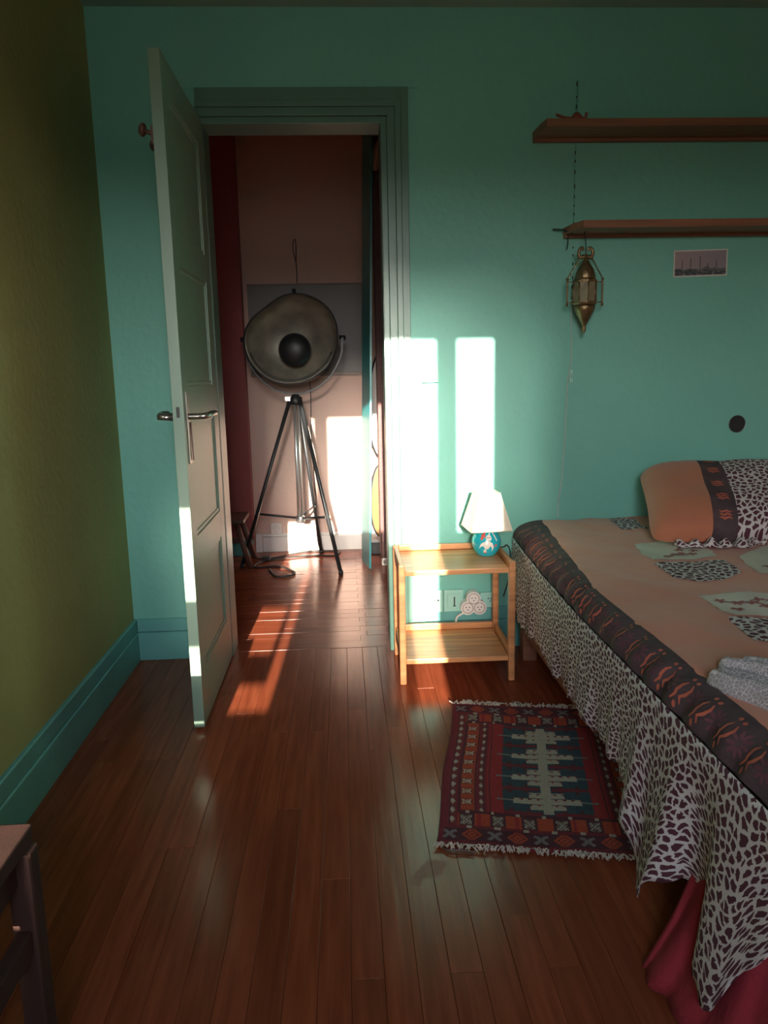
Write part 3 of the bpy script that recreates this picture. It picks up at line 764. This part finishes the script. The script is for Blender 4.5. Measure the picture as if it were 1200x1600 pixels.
# ================================================================== NIGHTSTAND
ns = tag(empty('nightstand', (.39, 2.83, 0)), 'small open honey pine bedside table with two shelves', 'bedside table')
no_ = Vector((.39, 2.83, 0))
def nsb(nm, m_, *d, bev=.003): return off(MB().box(*d, bev=bev), no_).build(nm, m_, ns)
X0, X1, Y0, Y1 = .178, .605, 2.67, 3.005
for x in (X0, X1-.024):
    for y in (Y0, Y1-.03): nsb('leg', PINE, x, x+.024, y, y+.03, .001, .458, bev=.006)
nsb('top_shelf', PINEX, X0+.024, X1-.024, Y0+.004, Y1-.004, .415, .435)
nsb('bottom_shelf', PINEX, X0+.024, X1-.024, Y0+.004, Y1-.004, .080, .100)
for x in (X0+.004, X1-.02):
    nsb('side_rail', PINE, x, x+.016, Y0+.03, Y1-.03, .405, .455)
    nsb('side_rail', PINE, x, x+.016, Y0+.03, Y1-.03, .070, .122)
nsb('back_rail', PINEX, X0+.024, X1-.024, Y1-.02, Y1-.003, .436, .459)
nsb('back_rail', PINEX, X0+.024, X1-.024, Y1-.02, Y1-.003, .101, .127)

# ================================================================== TABLE LAMP
tl = tag(empty('table_lamp', (.535, 2.88, .436)), 'small table lamp with turquoise painted base and ivory pyramid shade', 'lamp')
bs = MB().lathe([(0, 0), (.033, 0), (.036, .003), (.047, .018), (.055, .037), (.0565, .05), (.054, .066), (.046, .084), (.034, .097), (.022, .104), (.0, .106)], n=40).build('base', BLUE, tl)
PR = [(.033, 0), (.036, .003), (.047, .018), (.055, .037), (.0565, .05), (.054, .066), (.046, .084), (.034, .097), (.022, .104)]
def ball(a, z, o=.001):
    # a: metres around the front, z height; front faces the camera
    z = max(0.002, min(.102, z)); r_ = lerp([(q[1], q[0]) for q in PR], z) + o
    th = -math.pi/2 - .19 + a/.056
    return (r_*math.cos(th), r_*math.sin(th), z)
def shape(pts, name, m_, par, o=.0012):
    # fan polygon on the ball
    cx = sum(p[0] for p in pts)/len(pts); cz = sum(p[1] for p in pts)/len(pts)
    fine = []
    for p, q in zip(pts, pts[1:]+pts[:1]):
        for t in range(4): fine.append((p[0]+(q[0]-p[0])*t/4, p[1]+(q[1]-p[1])*t/4))
    mb = MB(); n = len(fine); vs_ = []
    for j in range(5):
        f = j/4; vs_ += [ball(cx+(x-cx)*f, cz+(z-cz)*f, o) for x, z in fine]
    mb.add(vs_, [(j*n+i, j*n+(i+1) % n, (j+1)*n+(i+1) % n, (j+1)*n+i) for j in range(4) for i in range(n)], True)
    return mb.build(name, m_, par)
def circ(x, z, r_, n=12, e=1.): return [(x+r_*e*math.cos(2*math.pi*i/n), z+r_*math.sin(2*math.pi*i/n)) for i in range(n)]
BX, BZ = .004, .052
shape([(BX-.014, BZ+.006), (BX-.006, BZ+.012), (BX+.010, BZ+.012), (BX+.012, BZ-.002), (BX+.006, BZ-.016), (BX-.004, BZ-.020), (BX-.012, BZ-.012)], 'painted_bird_body', CREAMG, bs)
shape([(BX-.012, BZ+.010), (BX-.024, BZ+.002), (BX-.033, BZ-.018), (BX-.022, BZ-.008), (BX-.012, BZ-.006)], 'painted_wing', CREAMG, bs)
shape([(BX+.010, BZ+.011), (BX+.020, BZ+.004), (BX+.026, BZ-.012), (BX+.020, BZ-.030), (BX+.017, BZ-.012), (BX+.010, BZ-.006)], 'painted_wing', CREAMG, bs)
hd = shape(circ(BX+.006, BZ+.024, .0115), 'painted_head', CREAMG, bs, .0016)
shape(circ(BX+.002, BZ+.026, .0022), 'painted_eye', DARKG, hd, .0022); shape(circ(BX+.010, BZ+.026, .0022), 'painted_eye', DARKG, hd, .0022)
shape(circ(BX+.011, BZ+.038, .0042, e=.8), 'painted_crest', CREAMG, bs)
shape([(BX-.014, BZ-.020), (BX-.004, BZ-.018), (BX-.002, BZ-.034), (BX-.016, BZ-.034)], 'painted_tail', CREAMG, bs, .0016)
for dx in (-.013, -.008, -.004): shape(circ(BX+dx, BZ-.033, .0022), 'painted_spot', REDG, bs, .0022)
for x, z, r_ in ((-.020, .084, .007), (-.014, .092, .006), (-.022, .074, .006), (-.012, .082, .005), (.034, .047, .0055)): shape(circ(BX+x, z, r_), 'painted_flower', REDG, bs)
shape([(.030, .10), (.036, .10), (.047, .066), (.043, .062)], 'painted_leaf', CREAMG, bs)
MB().tube([(0, 0, .103), (0, 0, .16)], .008, 10).build('socket', BLACK, tl)
sh = MB(); rot = R(6); sb, st_ = .079, .042
def sq(h, z): return [(h*(cx*math.cos(rot)-cy_*math.sin(rot)), h*(cx*math.sin(rot)+cy_*math.cos(rot)), z) for cx, cy_ in ((-1, -1), (1, -1), (1, 1), (-1, 1))]
sh.add(sq(sb, .106) + sq(st_, .245), [(0, 1, 5, 4), (1, 2, 6, 5), (2, 3, 7, 6), (3, 0, 4, 7)])
shade = sh.build('shade', IVORY, tl, solid=.002)
MB().tube(sq(st_, .246) + sq(st_, .246)[:1], .0018, 6).build('shade_rim', IVORY, shade)
MB().tube(sq(sb, .106) + sq(sb, .106)[:1], .0018, 6).build('shade_rim', IVORY, shade)
MB().tube(smoothline([(.045, .03, .02), (.075, .035, .02), (.085, .02, .03), (.10, .03, .0), (.105, .06, -.1), (.09, .10, -.2)]), .003, 6).build('cord', CABLE, tl)

# ================================================================== SOCKETS + SWITCH
lsw = tag(empty('light_switch', (.338, D, 1.132)), 'painted light switch plate on the wall right of the doorway', 'switch')
MB().box(-.031, .031, -.022, 0, -.034, .034, bev=.002).build('plate', TEALP, lsw)
MB().box(-.02, .02, -.026, -.021, -.022, .022, bev=.002).build('rocker', TEALP, lsw)
yb = D-.0135
s1 = tag(empty('wall_socket', (.345, yb, .205)), 'painted wall socket with round holes low behind the bedside table', 'socket')
MB().box(-.038, .038, -.012, 0, -.042, .05, bev=.003).build('plate', TEALP, s1)
for dx, r_ in ((-.008, .003), (.004, .003), (.018, .0045)): MB().tube([(dx, -.0125, .008), (dx, -.011, .008)], r_, 10).build('hole', BLACK, s1)
s2 = tag(empty('wall_switch', (.427, yb, .205)), 'square painted switch plate with a black upright slot under the bedside table top', 'switch')
MB().box(-.04, .04, -.011, 0, -.042, .05, bev=.003).build('plate', TEALP, s2)
MB().box(-.027, .027, -.015, -.010, -.028, .034, bev=.002).build('rocker', TEALP, s2)
MB().box(.0, .0055, -.0165, -.0145, -.016, .022).build('slot', BLACK, s2); MB().box(-.003, .009, -.0165, -.0145, -.019, -.015).build('slot', BLACK, s2)
s3 = tag(empty('wall_socket', (.575, yb, .205)), 'painted single wall socket right of the clover adaptor', 'socket')
MB().box(-.038, .032, -.011, 0, -.03, .035, bev=.003).build('plate', TEALP, s3)
for dx, dz in ((-.004, .008), (.006, .008), (.004, -.003)): MB().tube([(dx, -.0118, dz), (dx, -.010, dz)], .0028, 8).build('hole', BLACK, s3)
ad = tag(empty('socket_adaptor', (.505, yb-.016, .2)), 'off white three way clover shaped plug adaptor', 'adaptor')
clo = [((.0, .025), .029), ((-.024, -.014), .029), ((.024, -.014), .029)]
outl = []
for i in range(72):
    a = 2*math.pi*i/72; d = (math.cos(a), math.sin(a)); best = 0
    for (cx, cz), r_ in clo:
        b = cx*d[0]+cz*d[1]; q = b*b-(cx*cx+cz*cz-r_*r_)
        if q >= 0: best = max(best, b+math.sqrt(q))
    outl.append((best*d[0], best*d[1]))
prism(outl, -.03, .016, 'y').build('body', PLAST, ad)
for (cx, cz), r_ in clo:
    ring = [(cx+.0215*math.cos(a*math.pi/12), -.0302, cz+.0215*math.sin(a*math.pi/12)) for a in range(25)]
    f_ = MB().tube(ring, .0014, 5, cap=False).build('socket_face', GREYF, ad)
    for dx, dz in ((-.007, .003), (.007, .003), (0, -.008)): MB().tube([(cx+dx, -.0308, cz+dz), (cx+dx, -.029, cz+dz)], .0024, 8).build('hole', BLACK, f_)
MB().tube(smoothline([(-.02, -.012, -.03), (-.05, -.01, -.045), (-.068, -.008, -.062), (-.07, -.008, -.10)]), .0045, 7).build('flat_cable', PLAST, ad)

# ================================================================== SHELVES, LANTERN, WALL PIECES
def shelf(x0, z0, lab, slant):
    r_ = tag(empty('wall_shelf', (x0, D, z0)), lab, 'shelf', 'wooden shelves above the bed')
    prism([(-.0, 0.), (2.36-x0, 0.), (2.36-x0, -.165), (slant, -.165), (slant*.3, -.10)], 0, .026, 'z').build('board', SHELF, r_)
    prism([(.001, -.002), (2.35-x0, -.002), (2.35-x0, -.022), (.004, -.022)], -.012, -.0005, 'z').build('batten', SHELF, r_)
    return r_
shelf(.735, 1.985, 'upper orange brown wall shelf with obliquely cut end', .012)
lo = shelf(.858, 1.642, 'lower orange brown wall shelf above the lantern', .03)
MB().tube(smoothline([(-.045, -.02, .02), (-.01, -.03, .016), (.02, -.06, -.002)]), .003, 6).build('hook', BLACK, lo)
MB().tube(smoothline([(.012, -.03, -.002), (.012, -.032, -.03), (.008, -.034, -.055)]), .002, 6).build('hook', BLACK, lo)
fg = tag(empty('wooden_bird_figure', (.865, 2.925, 2.0115)), 'small dull red carved figure on the end of the upper shelf', 'figurine')
MB().lathe([(0, 0), (.022, .001), (.026, .008), (.017, .02), (.008, .03), (0, .033)], n=14).build('body', RED_O, fg)
MB().tube(smoothline([(-.018, 0, .012), (-.045, 0, .014), (-.075, .0, .024)]), .005, 7).build('tail', RED_O, fg)
MB().tube(smoothline([(.012, 0, .012), (.03, 0, .012), (.036, 0, .03)]), .005, 7).build('neck', RED_O, fg)

ln = tag(empty('lantern', (.917, 2.945, 1.275)), 'aged brass lantern with glass panels hanging under the lower shelf', 'lantern')
def zz(px): return CAM_Z + (1.277 + (520-px)*.0024 - CAM_Z)*.966 - 1.275
MB().lathe([(.036, zz(437)), (.038, zz(434)), (.036, zz(428)), (.030, zz(420)), (.017, zz(412)), (.008, zz(405)), (.004, zz(398)), (0, zz(396))], n=20).build('dome', BRASSM, ln)
MB().lathe([(.0, zz(437)), (.046, zz(437)), (.047, zz(439)), (.046, zz(441)), (0, zz(441))], n=8, smooth=False).build('upper_collar', BRASSM, ln)
MB().lathe([(.0, zz(471)), (.046, zz(471)), (.047, zz(473)), (.044, zz(476)), (0, zz(476))], n=8, smooth=False).build('lower_collar', BRASSM, ln)
GL = mat('dusty amber glass', (.30, .25, .16), .2, .4, 30, trans=.35)
for k in range(8):
    a0, a1 = 2*math.pi*k/8, 2*math.pi*(k+1)/8; r_ = .042
    p0, p1 = (r_*math.cos(a0), r_*math.sin(a0)), (r_*math.cos(a1), r_*math.sin(a1))
    pn = MB().add([(p0[0], p0[1], zz(471)), (p1[0], p1[1], zz(471)), (p1[0], p1[1], zz(441)), (p0[0], p0[1], zz(441))], [(0, 1, 2, 3)]).build('glass_panel', GL, ln, solid=.0015)
    MB().tube([(p0[0]*1.03, p0[1]*1.03, zz(473)), (p0[0]*1.03, p0[1]*1.03, zz(439))], .0028, 6).build('panel_bar', BRASSM, ln)
MB().lathe([(.036, zz(476)), (.040, zz(479)), (.036, zz(486)), (.026, zz(494)), (.016, zz(502)), (.007, zz(508)), (.007, zz(512)), (.008, zz(516)), (.003, zz(520)), (0, zz(521))], n=20).build('lower_cone', BRASSM, ln)
for sx in (-1, 1):
    MB().tube([(sx*.067, 0, zz(478)), (sx*.067, 0, zz(470)), (sx*.067, 0, zz(440)), (sx*.067, 0, zz(434))], [.005, .0035, .0035, .006], 7).build('side_post', BRASSM, ln)
    for z in (zz(440), zz(472)): MB().tube([(sx*.04, 0, z), (sx*.07, 0, z)], .002, 6).build('side_arm', BRASSM, ln)
    MB().tube(smoothline([(sx*.005, 0, zz(400)), (sx*.018, 0, zz(402)), (sx*.026, 0, zz(397)), (sx*.024, 0, zz(390)), (sx*.014, 0, zz(387)), (sx*.009, 0, zz(392))]), .0078, 8, r1=.0045).build('scroll_horn', BRASSM, ln)
    mb = MB()
    for q in range(9):
        t = (q+.5)/9; cx, cz = sx*(.022+.045*t), zz(402)+(zz(435)-zz(402))*t
        d = Vector((sx*.045, 0, zz(435)-zz(402))).normalized(); e = Vector((0, 1, 0)) if q % 2 else d.cross(Vector((0, 1, 0)))
        mb.tube([Vector((cx, 0, cz)) + d*.007*math.cos(a) + e*.0035*math.sin(a) for a in [2*math.pi*i/8 for i in range(9)]], .0011, 4, cap=False)
    tag(mb.build('chain', BRASSM, ln), kind='stuff')
MB().tube([(0, 0, zz(397)), (0, .0, zz(384)), (0, .02, 1.642-1.275)], .0018, 5).build('hanging_wire', BLACK, ln)

cw = tag(empty('lamp_cable', (.89, D-.006, .6)), 'thin white cable running down the wall from the brass lantern', 'cable')
MB().tube([p - Vector((.89, D-.006, .6)) for p in smoothline([(.897, 3.035, 1.40), (.896, 3.044, 1.374), (.9, 3.044, 1.179), (.889, 3.044, 1.104), (.884, 3.044, .979), (.882, 3.044, .877), (.876, 3.044, .774), (.872, 3.044, .696), (.860, 3.044, .60), (.86, 3.044, .54)])], .0028, 6).build('wire', mat('grey green cable', (.40, .50, .44), .5), cw)
MB().box(.004, .016, -.01, .0, .485, .535, bev=.002).build('inline_switch', TEALP, cw)
MB().box(.009, .011, -.0112, -.009, .502, .52).build('toggle', BLACK, cw)
c2w = tag(empty('wall_cable', (.9, D-.003, 1.4)), 'painted over wire with dark gaps running up the wall behind both shelves', 'cable')
MB().tube([(.003, 0, .79), (.0, 0, .55), (-.001, 0, .4), (-.003, 0, .27)], .0022, 6).build('wire', TEAL, c2w)
mb = MB(); rr = random.Random(2); z = .785
while z > -.02:
    if not (.58 < z < .65): mb.box(-.0035, .0005, -.003, -.001, z-.012*rr.uniform(.5, 1.3), z)
    z -= rr.uniform(.028, .05)
tag(mb.build('flaked_paint', BLACK, c2w), kind='stuff')

pcd = tag(empty('photo_print', (1.403, D-.001, 1.533), 0), 'small white bordered photo print of a harbour skyline pinned to the wall', 'photograph')
pcd.rotation_euler = (0, R(-1.2), 0)
MB().box(-.107, .107, -.0022, 0, -.05, .05).build('paper', PAPER, pcd)
PU, PV = 120, 56
mb = MB().grid(lambda u, v: ((u-.5)*.204, -.0027, -.045+.09*v), PU, PV)
me = mb.mesh('printed_image', PRINT); ca = me.color_attributes.new('weave', 'FLOAT_COLOR', 'CORNER')
for pg in me.polygons:
    i, j = pg.index % PU, pg.index // PU; u, v = (i+.5)/PU, (j+.5)/PV
    c = (.36-.1*u, .27-.05*u, .27) if v > .3 else (.36, .3, .3)
    hrz = .27 + .05*noise.noise((u*9, 1, 0)) + .03*noise.noise((u*40, 2, 0)) + (.09*math.exp(-((u-.62)/.06)**2)) + .05*math.exp(-((u-.8)/.05)**2)
    if v < hrz: c = (.05, .06, .07) if u < .4 or v < hrz-.12 else (.12, .12, .13)
    for tx, th in ((.14, .62), (.31, .72), (.49, .76), (.64, .5), (.81, .6)):
        if abs(u-tx) < (.006 if v > th-.12 else .010) and v < th: c = (.07, .07, .08)
    if v < .3 and noise.noise((u*14, v*20, 6)) > .25: c = (.2, .19, .19)
    for li in pg.loop_indices: ca.data[li].color = (*c, 1)
link('printed_image', me, pcd)
hd_ = tag(empty('wall_disc', (1.589, D, .905)), 'flat black round disc fixed to the wall above the bed', 'disc')
mt = Matrix.Rotation(R(90), 4, 'X')
MB().lathe([(0, 0), (.034, 0), (.034, .003), (.0325, .0045), (0, .0045)], n=36, mtx=mt, smooth=False).build('face', BLACK, hd_)
MB().tube([(.0338*math.cos(a*math.pi/18), -.003, .0338*math.sin(a*math.pi/18)) for a in range(37)], .0014, 5, cap=False).build('rim', GREYM, hd_)

# ================================================================== FOREGROUND STOOL
st = tag(empty('wooden_stool', (-.68, .95, 0)), 'red brown wooden stool in the near left corner', 'stool')
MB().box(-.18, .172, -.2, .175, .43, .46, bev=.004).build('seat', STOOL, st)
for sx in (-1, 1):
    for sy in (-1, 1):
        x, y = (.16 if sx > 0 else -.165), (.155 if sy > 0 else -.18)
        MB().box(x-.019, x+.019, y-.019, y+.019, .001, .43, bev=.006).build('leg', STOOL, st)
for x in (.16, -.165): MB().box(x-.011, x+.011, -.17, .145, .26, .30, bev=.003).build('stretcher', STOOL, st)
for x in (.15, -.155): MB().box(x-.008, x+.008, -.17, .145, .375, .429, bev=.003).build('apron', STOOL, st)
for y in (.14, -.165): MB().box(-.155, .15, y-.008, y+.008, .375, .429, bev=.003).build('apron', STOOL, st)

# ================================================================== HALL THINGS
# studio lamp on tripod
LP = Vector((-.278, 4.53, 0))
sl = tag(empty('tripod_lamp', LP), 'studio floor lamp with dull metal bowl shade on a black tripod', 'floor lamp')
zc = 1.338
feet = [(.232, -.25, 0), (-.36, -.01, 0), (.105, .30, 0)]
hub = Vector((0, 0, .29)); head = Vector((0.0, 0, .99))
for i, f in enumerate(feet):
    f = Vector(f); tp = head + Vector((f.x, f.y, 0)).normalized()*.035
    lg = MB().tube([tp, f + Vector((0, 0, .012))], .0115, 8).build('leg', BLACK, sl)
    MB().tube([f + Vector((0, 0, .025)), f + Vector((0, 0, .001))], .014, 8).build('rubber_foot', CABLE, lg)
    t = (tp.z-.325)/(tp.z-f.z); j = tp.lerp(f, t)
    br = MB().tube([hub + Vector((0, 0, .0)), j], .0075, 6).build('spreader', BLACK, sl)
    MB().tube([j - Vector((.012, 0, 0)), j + Vector((.012, 0, 0))], .009, 8).build('pivot', CHROME, br)
MB().tube([(-.009, -.012, .27), (-.009, -.012, .99)], .0085, 10).build('centre_pole', CHROME, sl)
MB().tube([(.011, .004, .27), (.011, .004, .99)], .0075, 10).build('centre_pole', CHROME, sl)
MB().lathe([(0, .265), (.022, .265), (.026, .272), (.026, .30), (.02, .308), (0, .308)], n=14).build('hub', CHROME, sl)
MB().lathe([(0, .965), (.034, .965), (.038, .975), (.038, 1.005), (.024, 1.012), (.012, 1.03), (0, 1.03)], n=14).build('tripod_head', BLACK, sl)
MB().box(-.062, -.026, -.02, .012, .985, 1.012, bev=.002).build('head_bracket', CHROME, sl)
# yoke
yk = []
for i in range(41):
    a = math.pi + math.pi*i/40; yk.append((.283*math.cos(a), 0, zc + .312*math.sin(a)))
mb = MB(); n = len(yk); vs_ = []
for i, p in enumerate(yk):
    d = Vector((math.cos(math.pi+math.pi*i/40), 0, math.sin(math.pi+math.pi*i/40)))
    for a, b in ((-.005, -.02), (.004, -.02), (.004, .02), (-.005, .02)):
        q = Vector(p) + d*a; vs_.append((q.x, b, q.z))
mb.add(vs_, [(i*4+k, i*4+(k+1) % 4, i*4+4+(k+1) % 4, i*4+4+k) for i in range(n-1) for k in range(4)] + [(0, 1, 2, 3), tuple((n-1)*4+k for k in (3, 2, 1, 0))])
yo = mb.build('yoke', BLACK, sl)
for sx in (-1, 1):
    MB().tube([(sx*.262, 0, zc), (sx*.30, 0, zc)], .014, 12).build('yoke_knob', BLACK, yo)
MB().box(.268, .286, -.012, .012, zc-.085, zc-.005, bev=.002).build('yoke_clamp', BLACK, yo)
# bowl: opening towards the bedroom, rim dented at the upper left
RAD = [(0, .252), (30, .268), (55, .265), (88, .252), (112, .235), (128, .222), (148, .246), (172, .272), (205, .278), (235, .268), (270, .250), (305, .242), (335, .246), (360, .252)]
def rimr(a):
    d = math.degrees(a) % 360
    tot = 0; wsum = 0
    for k in (-10, -5, 0, 5, 10): tot += lerp(RAD, (d+k) % 360)
    return tot/5
tilt = Matrix.Rotation(R(8), 4, 'X')
def bowl(u, v, shrink=1., o=0.):
    a = 2*math.pi*u; rr = rimr(a)*shrink
    t = v                       # 0 at back centre, 1 at rim
    prof = math.sin(t*math.pi/2*.94)/math.sin(math.pi/2*.94)
    depth = .20*(math.cos(t*math.pi/2*.94))
    lip = (-.03*sm(.80, .84, t) + .06*sm(.84, 1, t))*max(0, -math.sin(a + .25))**.7   # pressed step along the lower rim
    p = tilt @ Vector((rr*prof*math.cos(a), depth - .10 + lip + o, rr*prof*math.sin(a)))
    return (p.x, p.y, p.z + zc)
bw_ = MB().grid(lambda u, v: bowl(u, v), 72, 50).build('bowl_shade', STEEL, sl, solid=.003, off=1, weld=True)
MB().tube([bowl(i/72, 1) for i in range(73)], .0045, 6, cap=False).build('rolled_rim', BLACK, bw_)
arc = [bowl(math.radians(a_)/(2*math.pi), .80) for a_ in range(196, 346, 5)]
MB().tube([(x, y-.004, z) for x, y, z in arc], .0055, 6).build('inner_rim', BLACK, bw_)
ccap = tilt @ Vector((0.008, -.06, -.055)) + Vector((0, 0, zc))
mt = Matrix.Translation(ccap) @ Matrix.Rotation(R(90), 4, 'X')
cap = MB().lathe([(0, .034), (.03, .032), (.06, .025), (.082, .012), (.092, -.004), (.093, -.012), (.088, -.014), (0, -.012)], n=36, mtx=mt).build('bulb_cap', BLACK, sl)
MB().tube([ccap + Vector((0, .01, 0)), ccap + Vector((0, .12, .02))], .012, 8).build('bulb_holder', CHROME, cap)
MB().tube([(.015, .0, zc+.25), (.015, .0, zc+.275)], .011, 8).build('top_knob', BLACK, bw_)
MB().tube(smoothline([(.08, .08, 1.14), (.085, .05, 1.0), (.08, .05, .8), (.085, .08, .6), (.09, .12, .35), (.085, .2, .15), (.10, .30, .02), (.14, .33, .006)]), .003, 6).build('cord', CABLE, sl)
MB().tube(smoothline([(x+.278, y-4.53, .005) for x, y in [(-.09, 4.85), (-.143, 4.87), (-.267, 4.86), (-.385, 4.79), (-.499, 4.715), (-.572, 4.72)]]), .0045, 6).build('floor_cable', CABLE, sl)
ec = tag(empty('extension_cable', (-.4, 4.5, 0)), 'black extension cable looped on the hall floor below the tripod', 'cable')
MB().tube([p - Vector((-.4, 4.5, 0)) for p in smoothline([(-.05, 4.83, .006), (-.09, 4.735, .006), (-.22, 4.753, .006), (-.418, 4.70, .008), (-.50, 4.67, .006), (-.56, 4.56, .006), (-.553, 4.49, .006), (-.433, 4.504, .006), (-.33, 4.38, .006), (-.315, 4.32, .006), (-.34, 4.275, .006), (-.413, 4.267, .006), (-.449, 4.36, .006), (-.47, 4.44, .006)])], .0055, 7).build('wire', CABLE, ec)
MB().box(-.135, -.085, .16, .2, .001, .028, bev=.005).build('plug', CABLE, ec)

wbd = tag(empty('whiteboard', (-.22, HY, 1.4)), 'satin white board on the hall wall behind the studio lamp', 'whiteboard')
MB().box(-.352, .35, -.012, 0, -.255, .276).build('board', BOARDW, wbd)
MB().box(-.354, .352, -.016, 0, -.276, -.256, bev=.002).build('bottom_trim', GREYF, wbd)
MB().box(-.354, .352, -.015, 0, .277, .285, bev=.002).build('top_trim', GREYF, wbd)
hc = tag(empty('hanging_string', (-.27, HY-.006, 1.68)), 'dark string hanging on the pink hall wall above the board', 'string')
MB().tube(smoothline([(.005, 0, -.01), (.004, 0, .12), (-.012, 0, .2), (-.006, 0, .26), (.006, 0, .25), (.004, 0, .14)]), .0028, 6).build('loop', CABLE, hc)
ou = tag(empty('hall_socket', (-.462, HY, .152)), 'white wall socket above the hall baseboard behind the tripod', 'socket')
MB().box(-.036, .036, -.011, 0, -.034, .038, bev=.003).build('plate', PLAST, ou)
MB().lathe([(.021, -.0015), (.021, .0006), (.019, .0006), (.017, -.006), (0, -.006)], n=20, mtx=Matrix.Translation((0, -.0115, .002)) @ Matrix.Rotation(R(90), 4, 'X')).build('socket_well', GREYM, ou)
for dx, dz in ((-.007, .0), (.007, .0), (0, .009)): MB().tube([(dx, -.0125, .002+dz), (dx, -.010, .002+dz)], .0025, 8).build('hole', BLACK, ou)

hs_ = tag(empty('low_stool', (-.80, 4.63, 0)), 'low dark wooden stool half hidden behind the open door', 'stool')
MB().box(-.2, .19, -.15, .12, .275, .30, bev=.004).build('seat', DARKW, hs_)
for sx in (-1, 1):
    for y in (-.11, .09): MB().tube([(sx*.14, y, .276), (sx*.215, y*1.25, .001)], .017, 8).build('leg', DARKW, hs_)
MB().box(-.17, .17, -.02, .01, .13, .16, bev=.003).build('stretcher', DARKW, hs_)

tb = tag(empty('teal_board', (.105, 4.54, 0)), 'tall teal painted board standing edge on in the hall', 'board')
def slab(x0, y0, x1, y1, th, z1, lean):
    q = [(x0, y0), (x0+th, y0), (x1+th, y1), (x1, y1)]
    return MB().add([(x, y, 0.001) for x, y in q] + [(x+lean, y, z1) for x, y in q], [(0, 3, 2, 1), (4, 5, 6, 7), (0, 1, 5, 4), (1, 2, 6, 5), (2, 3, 7, 6), (3, 0, 4, 7)])
slab(.018, -.15, -.022, .06, .010, 2.46, .064).build('panel', TEALB, tb)
slab(.0165, -.152, .0035, -.08, .004, 2.46, .064).build('edge_bead', TEALB, tb)
cb_ = tag(empty('hall_cabinet', (.47, 4.52, 0)), 'tall mauve brown cabinet side seen through the doorway', 'cabinet')
MB().box(-.275, .3, -.06, .10, .045, 2.40, bev=.003).build('body', MAUVE, cb_)
MB().box(-.272, .3, -.066, .0, .001, .044, bev=.002).build('plinth', WHITE, cb_)
for q in range(4): MB().box(-.262+.018*q, -.250+.018*q, -.0675, -.064, .012, .034).build('plinth_slot', GREYF, cb_)
cl = tag(empty('cloth_bundle', (.224, 4.42, 2.3)), 'pale pink cloth hanging high on the cabinet in the hall', 'cloth')
MB().lathe([(0, -.09), (.012, -.086), (.022, -.06), (.03, -.02), (.026, .03), (.016, .07), (.006, .085), (0, .086)], n=14, rfun=lambda a: 1+.18*math.sin(3*a), mtx=Matrix.Rotation(R(14), 4, 'Y')).build('folded_cloth', CLOTHP, cl)
def surfb(name, lab, x, y, z0, z1, hw_, m_, rimm):
    r_ = tag(empty(name, (x, y, z0)), lab, 'board')
    h = z1-z0; pts = []
    for i in range(40):
        a = 2*math.pi*i/40; s = math.sin(a); pts.append((hw_*math.cos(a)*(1-.12*s), h/2 + h/2*s))
    prism(pts, -.012, .012, 'y').build('deck', m_, r_)
    MB().tube([(p[0], 0, p[1]) for p in pts + pts[:1]], .012, 6, cap=False).build('rim', rimm, r_)
    return r_
yb_ = surfb('skim_board', 'yellow oval board with black rim standing between teal board and cabinet', .218, 4.80, .11, .56, .062, YELLOW, BLACK)
surfb('round_board', 'grey oval board with black rim high between teal board and cabinet', .262, 4.86, .58, 1.28, .105, GREYP, BLACK)
ib = tag(empty('storage_crate', (.23, 4.79, 0)), 'small dark crate under the yellow board in the hall', 'crate')
MB().box(-.08, .08, -.05, .05, .001, .095, bev=.004).build('body', BLACK, ib)
MB().box(-.083, .083, -.053, .053, .08, .097, bev=.003).build('rim', GREYP, ib)
